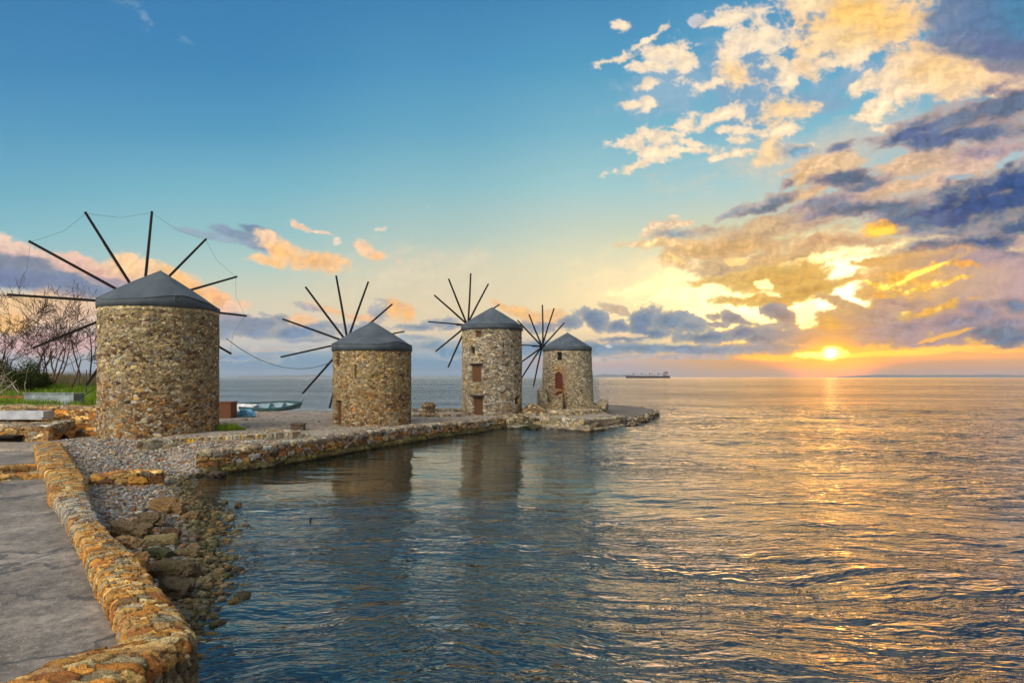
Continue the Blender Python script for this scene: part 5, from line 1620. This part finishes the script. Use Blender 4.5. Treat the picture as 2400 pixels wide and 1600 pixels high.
tag(MB().path([(-26.6, 37.3, 2.3), (-25.7, 37.6, 2.9), (-24.6, 37.9, 3.75)], .022, 5).build('leaning_stick', M['pole']), 'thin dark stick leaning up across the trough', 'stick')

# ------------------------------------------------------------------ behind the big mill: box, bags, boat; block on the beach
p = at(515, 961, .85)
M['rust'] = material('rusty_boards', m_wood((0.13, 0.052, 0.024)))
bx_ = tag(empty('wooden_box', (p[0], p[1] + .6, .85)), 'tall rusty-brown wooden box beside the right side of the big mill', 'box')
mb = MB()
for k in range(5):
    mb.box((p[0], p[1] + .05, .97 + k * .245), (.98, .06, .23))
mb.box((p[0], p[1] + .62, 1.46), (.94, 1.06, 1.2))
mb.build('body', M['rust'], bx_)
MB().box((p[0], p[1] + .6, 2.09), (1.08, 1.26, .07)).build('lid', M['rust'], bx_)
M['bluebag'] = material('blue_plastic', m_plain((0.10, 0.32, 0.52), .35, 6, .35, .5, .03, .5))
M['whitebag'] = material('white_plastic', m_plain((0.55, 0.56, 0.60), .45, 6, .2, .5, .03, .5))
for i, (px, py, w_, h_, mt_, lab) in enumerate([(546, 958, 20, 13, 'bluebag', 'dark blue plastic bag nearest the wooden box'), (566, 958, 24, 17, 'bluebag', 'bright blue plastic bag right of the other bag'), (562, 943, 34, 14, 'whitebag', 'crumpled white plastic sheeting behind the blue bags')]):
    q = at(px, py, .85)
    v, f, sh = rock_verts((w_ * q[1] / F * 1.15, .5, h_ * q[1] / F * 1.2), 700 + i)
    v = v * (1 + .12 * fbm(v[:, 0] * 6, v[:, 2] * 6 + v[:, 1] * 3, 700 + i, 4))[:, None]
    o = mesh('plastic_bag', v, f, M[mt_], smooth=True)
    o.location = (q[0], q[1] + .3, .85 + h_ * q[1] / F * .5)
    tag(o, lab, 'bag', 'plastic bags beside the big mill', 'thing')
kb_ = at(556, 966, .85)
tag(MB().box((kb_[0] - 1.0, kb_[1], .90), (2.6, .5, .2), .05).build('stone_kerb', M['concrete']), 'grey concrete kerb at the foot of the box and bags', 'kerb', None, 'thing')
p = at(681, 989, .84)
bl = MB()
bl.box((p[0], p[1] + .3, 1.02), (.74, .6, .36), .1, .96).box((p[0], p[1] + .3, 1.235), (.82, .68, .07), .1)
M['brownblock'] = material('brown_block', m_plain((0.085, 0.06, 0.042), .9, 6, .45, .6, .03))
tag(bl.build('stone_block', M['brownblock']), 'small square dark brown block alone on the gravel between the two left mills', 'block', None, 'thing')

# boat drawn up on the far beach


def boat(cx, cy, cz, L, Bm, rot, lab):
    root = tag(empty('boat', (cx, cy, cz)), lab, 'boat')
    n, m = 28, 11
    def pt(s, u, off=0.0):
        """s 0 stern .. 1 bow, u -1..1 across"""
        beam = Bm / 2 * (math.sin(min(1, (s + .32) / .95) * math.pi / 2) if s < .6 else max(0.0, math.cos((s - .6) / .4 * math.pi / 2)) ** .75)
        beam = max(beam - off, .004)
        sheer = .50 + .55 * max(0, s - .35) ** 1.7 + .05 * (1 - s) ** 2
        keel = .02 + .50 * max(0, s - .72) ** 1.6 * 3.2
        y = beam * u
        z = min(keel, sheer - .05) + off + (sheer - keel - off) * abs(u) ** 2.4
        return (s * L - L / 2 + (.18 * abs(z - keel) if s > .95 else 0), y, z)
    ca, sa = math.cos(rot), math.sin(rot)
    roll = R(16)
    cr_, sr_ = math.cos(roll), math.sin(roll)
    def W_(p):
        x, y, z = p
        y, z = y * cr_ - z * sr_, y * sr_ + z * cr_
        return (cx + x * ca - y * sa, cy + x * sa + y * ca, cz + z)
    V = [W_(pt(i / n, -1 + 2 * j / m)) for i in range(n + 1) for j in range(m + 1)]
    k = len(V)
    V += [W_(pt(i / n, -1 + 2 * j / m, .04)) for i in range(n + 1) for j in range(m + 1)]
    fs = []
    q = m + 1
    for i in range(n):
        for j in range(m):
            a = i * q + j
            fs += [(a, a + 1, a + q + 1, a + q), (k + a, k + a + q, k + a + q + 1, k + a + 1)]
        for j in (0, m):
            a = i * q + j
            fs.append((a, a + q, k + a + q, k + a))
    for j in range(m):
        fs += [(j, j + 1, k + j + 1, k + j)]
    mesh('hull', V, fs, M['boatblue'], root, smooth=True)
    for sgn in (-1, 1):
        mb = MB()
        ps = [Vector(W_(pt(i / n, sgn))) for i in range(n + 1)]
        for a, b in zip(ps, ps[1:]):
            mid, d = (a + b) / 2, b - a
            mb.tube(a, b, .045, n=4)
            mb.tube(a - Vector((0, 0, .12)), b - Vector((0, 0, .10)), .11, n=4)
        mb.build('gunwale', M['boatdark'], root)
    for s in (.25, .5, .72):
        a, b = Vector(W_(pt(s, -.86, .02))), Vector(W_(pt(s, .86, .02)))
        mb = MB()
        dv = Vector((ca, sa, 0)) * .13
        up = Vector((0, 0, .03))
        mb.add([a - dv, b - dv, b + dv, a + dv, a - dv + up, b - dv + up, b + dv + up, a + dv + up], [(3, 2, 1, 0), (4, 5, 6, 7), (0, 1, 5, 4), (1, 2, 6, 5), (2, 3, 7, 6), (3, 0, 4, 7)])
        mb.build('bench', M['boatdark'], root)
    MB().tube(W_((L / 2 - .05, 0, .55)), W_((L / 2 + .28, 0, 1.12)), .05, .03, 6).build('stem_post', M['boatdark'], root)


M['boatblue'] = material('pale_blue_boat_paint', m_plain((0.20, 0.28, 0.34), .5, 4, .15, .2))
M['boatdark'] = material('dark_teal_paint', m_plain((0.025, 0.07, 0.075), .5, 4, .3, .2))
bc = at(620, 948, .62)
boat(bc[0], bc[1] + .2, .86, 5.4, 2.0, R(14), 'small pale blue rowing boat with dark teal gunwale drawn up on the far beach')

# ------------------------------------------------------------------ cargo ship near the horizon
M['shiphull'] = material('ship_hull_dark', m_plain((0.035, 0.028, 0.035), .6, .05))
M['shipdeck'] = material('ship_superstructure', m_plain((0.22, 0.19, 0.20), .6, .05))
YS = 3000.0
k_ = YS / F
xa_, xb_ = (1436 - CX) * k_, (1538 - CX) * k_
Ls = xb_ - xa_
ship = tag(empty('cargo_ship', ((xa_ + xb_) / 2, YS, 0)), 'long dark cargo ship with deck cranes lying on the horizon', 'ship')
n = 40
V = []
for i in range(n + 1):
    s = i / n
    bw = 13 * min(1, (s / .12) ** .6 if s > 0 else .03) * min(1, ((1 - s) / .06 + .55))
    dk = 9.5 + (3.0 * (1 - s / .10) if s < .10 else 0) + (1.5 if s > .86 else 0)
    xx = xa_ + s * Ls
    V += [(xx + (4 if s < .06 else 0), YS - bw * .8, -2), (xx, YS - bw, dk), (xx, YS + bw, dk), (xx + (4 if s < .06 else 0), YS + bw * .8, -2)]
fs = [(i * 4 + j, (i + 1) * 4 + j, (i + 1) * 4 + j + 1, i * 4 + j + 1) for i in range(n) for j in range(3)] + [(0, 1, 2, 3), (4 * n + 3, 4 * n + 2, 4 * n + 1, 4 * n)]
mesh('hull', V, fs, M['shiphull'], ship)
mb = MB()
x0 = xa_ + Ls * .90
mb.box((x0, YS, 17), (14, 22, 12)).box((x0 + 1, YS, 25.5), (11, 20, 5)).box((x0 + 1, YS, 29), (9, 25, 2.2))
mb.build('deckhouse', M['shipdeck'], ship)
MB().box((x0 + 9, YS, 24), (5, 6, 14), 0, .85).build('funnel', M['shiphull'], ship)
MB().tube((x0, YS, 30), (x0, YS, 40), .6, .3, 6).build('mast', M['shiphull'], ship)
for s in (.18, .36, .55, .74):
    xx = xa_ + Ls * s
    c_ = MB().tube((xx, YS, 9), (xx, YS, 25), 1.3, 1.0, 8).box((xx, YS, 21.5), (3.4, 3.4, 3.6)).tube((xx + 1, YS, 20), (xx + Ls * .13, YS, 17), .7, .45, 5).tube((xx, YS, 25), (xx + Ls * .13, YS, 17.3), .22, n=3)
    c_.build('crane', M['shiphull'], ship)
for s in (.10, .27, .455, .645):
    xx = xa_ + Ls * s
    MB().box((xx, YS, 11), (Ls * .12, 17, 2.4), 0, .96).build('hatch_cover', M['shipdeck'], ship)

# ------------------------------------------------------------------ air


def haze_mat(t):
    v = t.node('ShaderNodeVolumePrincipled', {'Color': (0.80, 0.86, 0.95), 'Density': 3.2e-5, 'Anisotropy': 0.2})
    t.node('ShaderNodeOutputMaterial', {'Volume': v.outputs[0]})


M['haze'] = material('air', haze_mat)
hz = MB().box((0, 12050, 107), (49000, 25200, 226)).build('haze', M['haze'])
tag(hz, 'thin evening haze over the whole bay', 'haze', None, 'stuff')
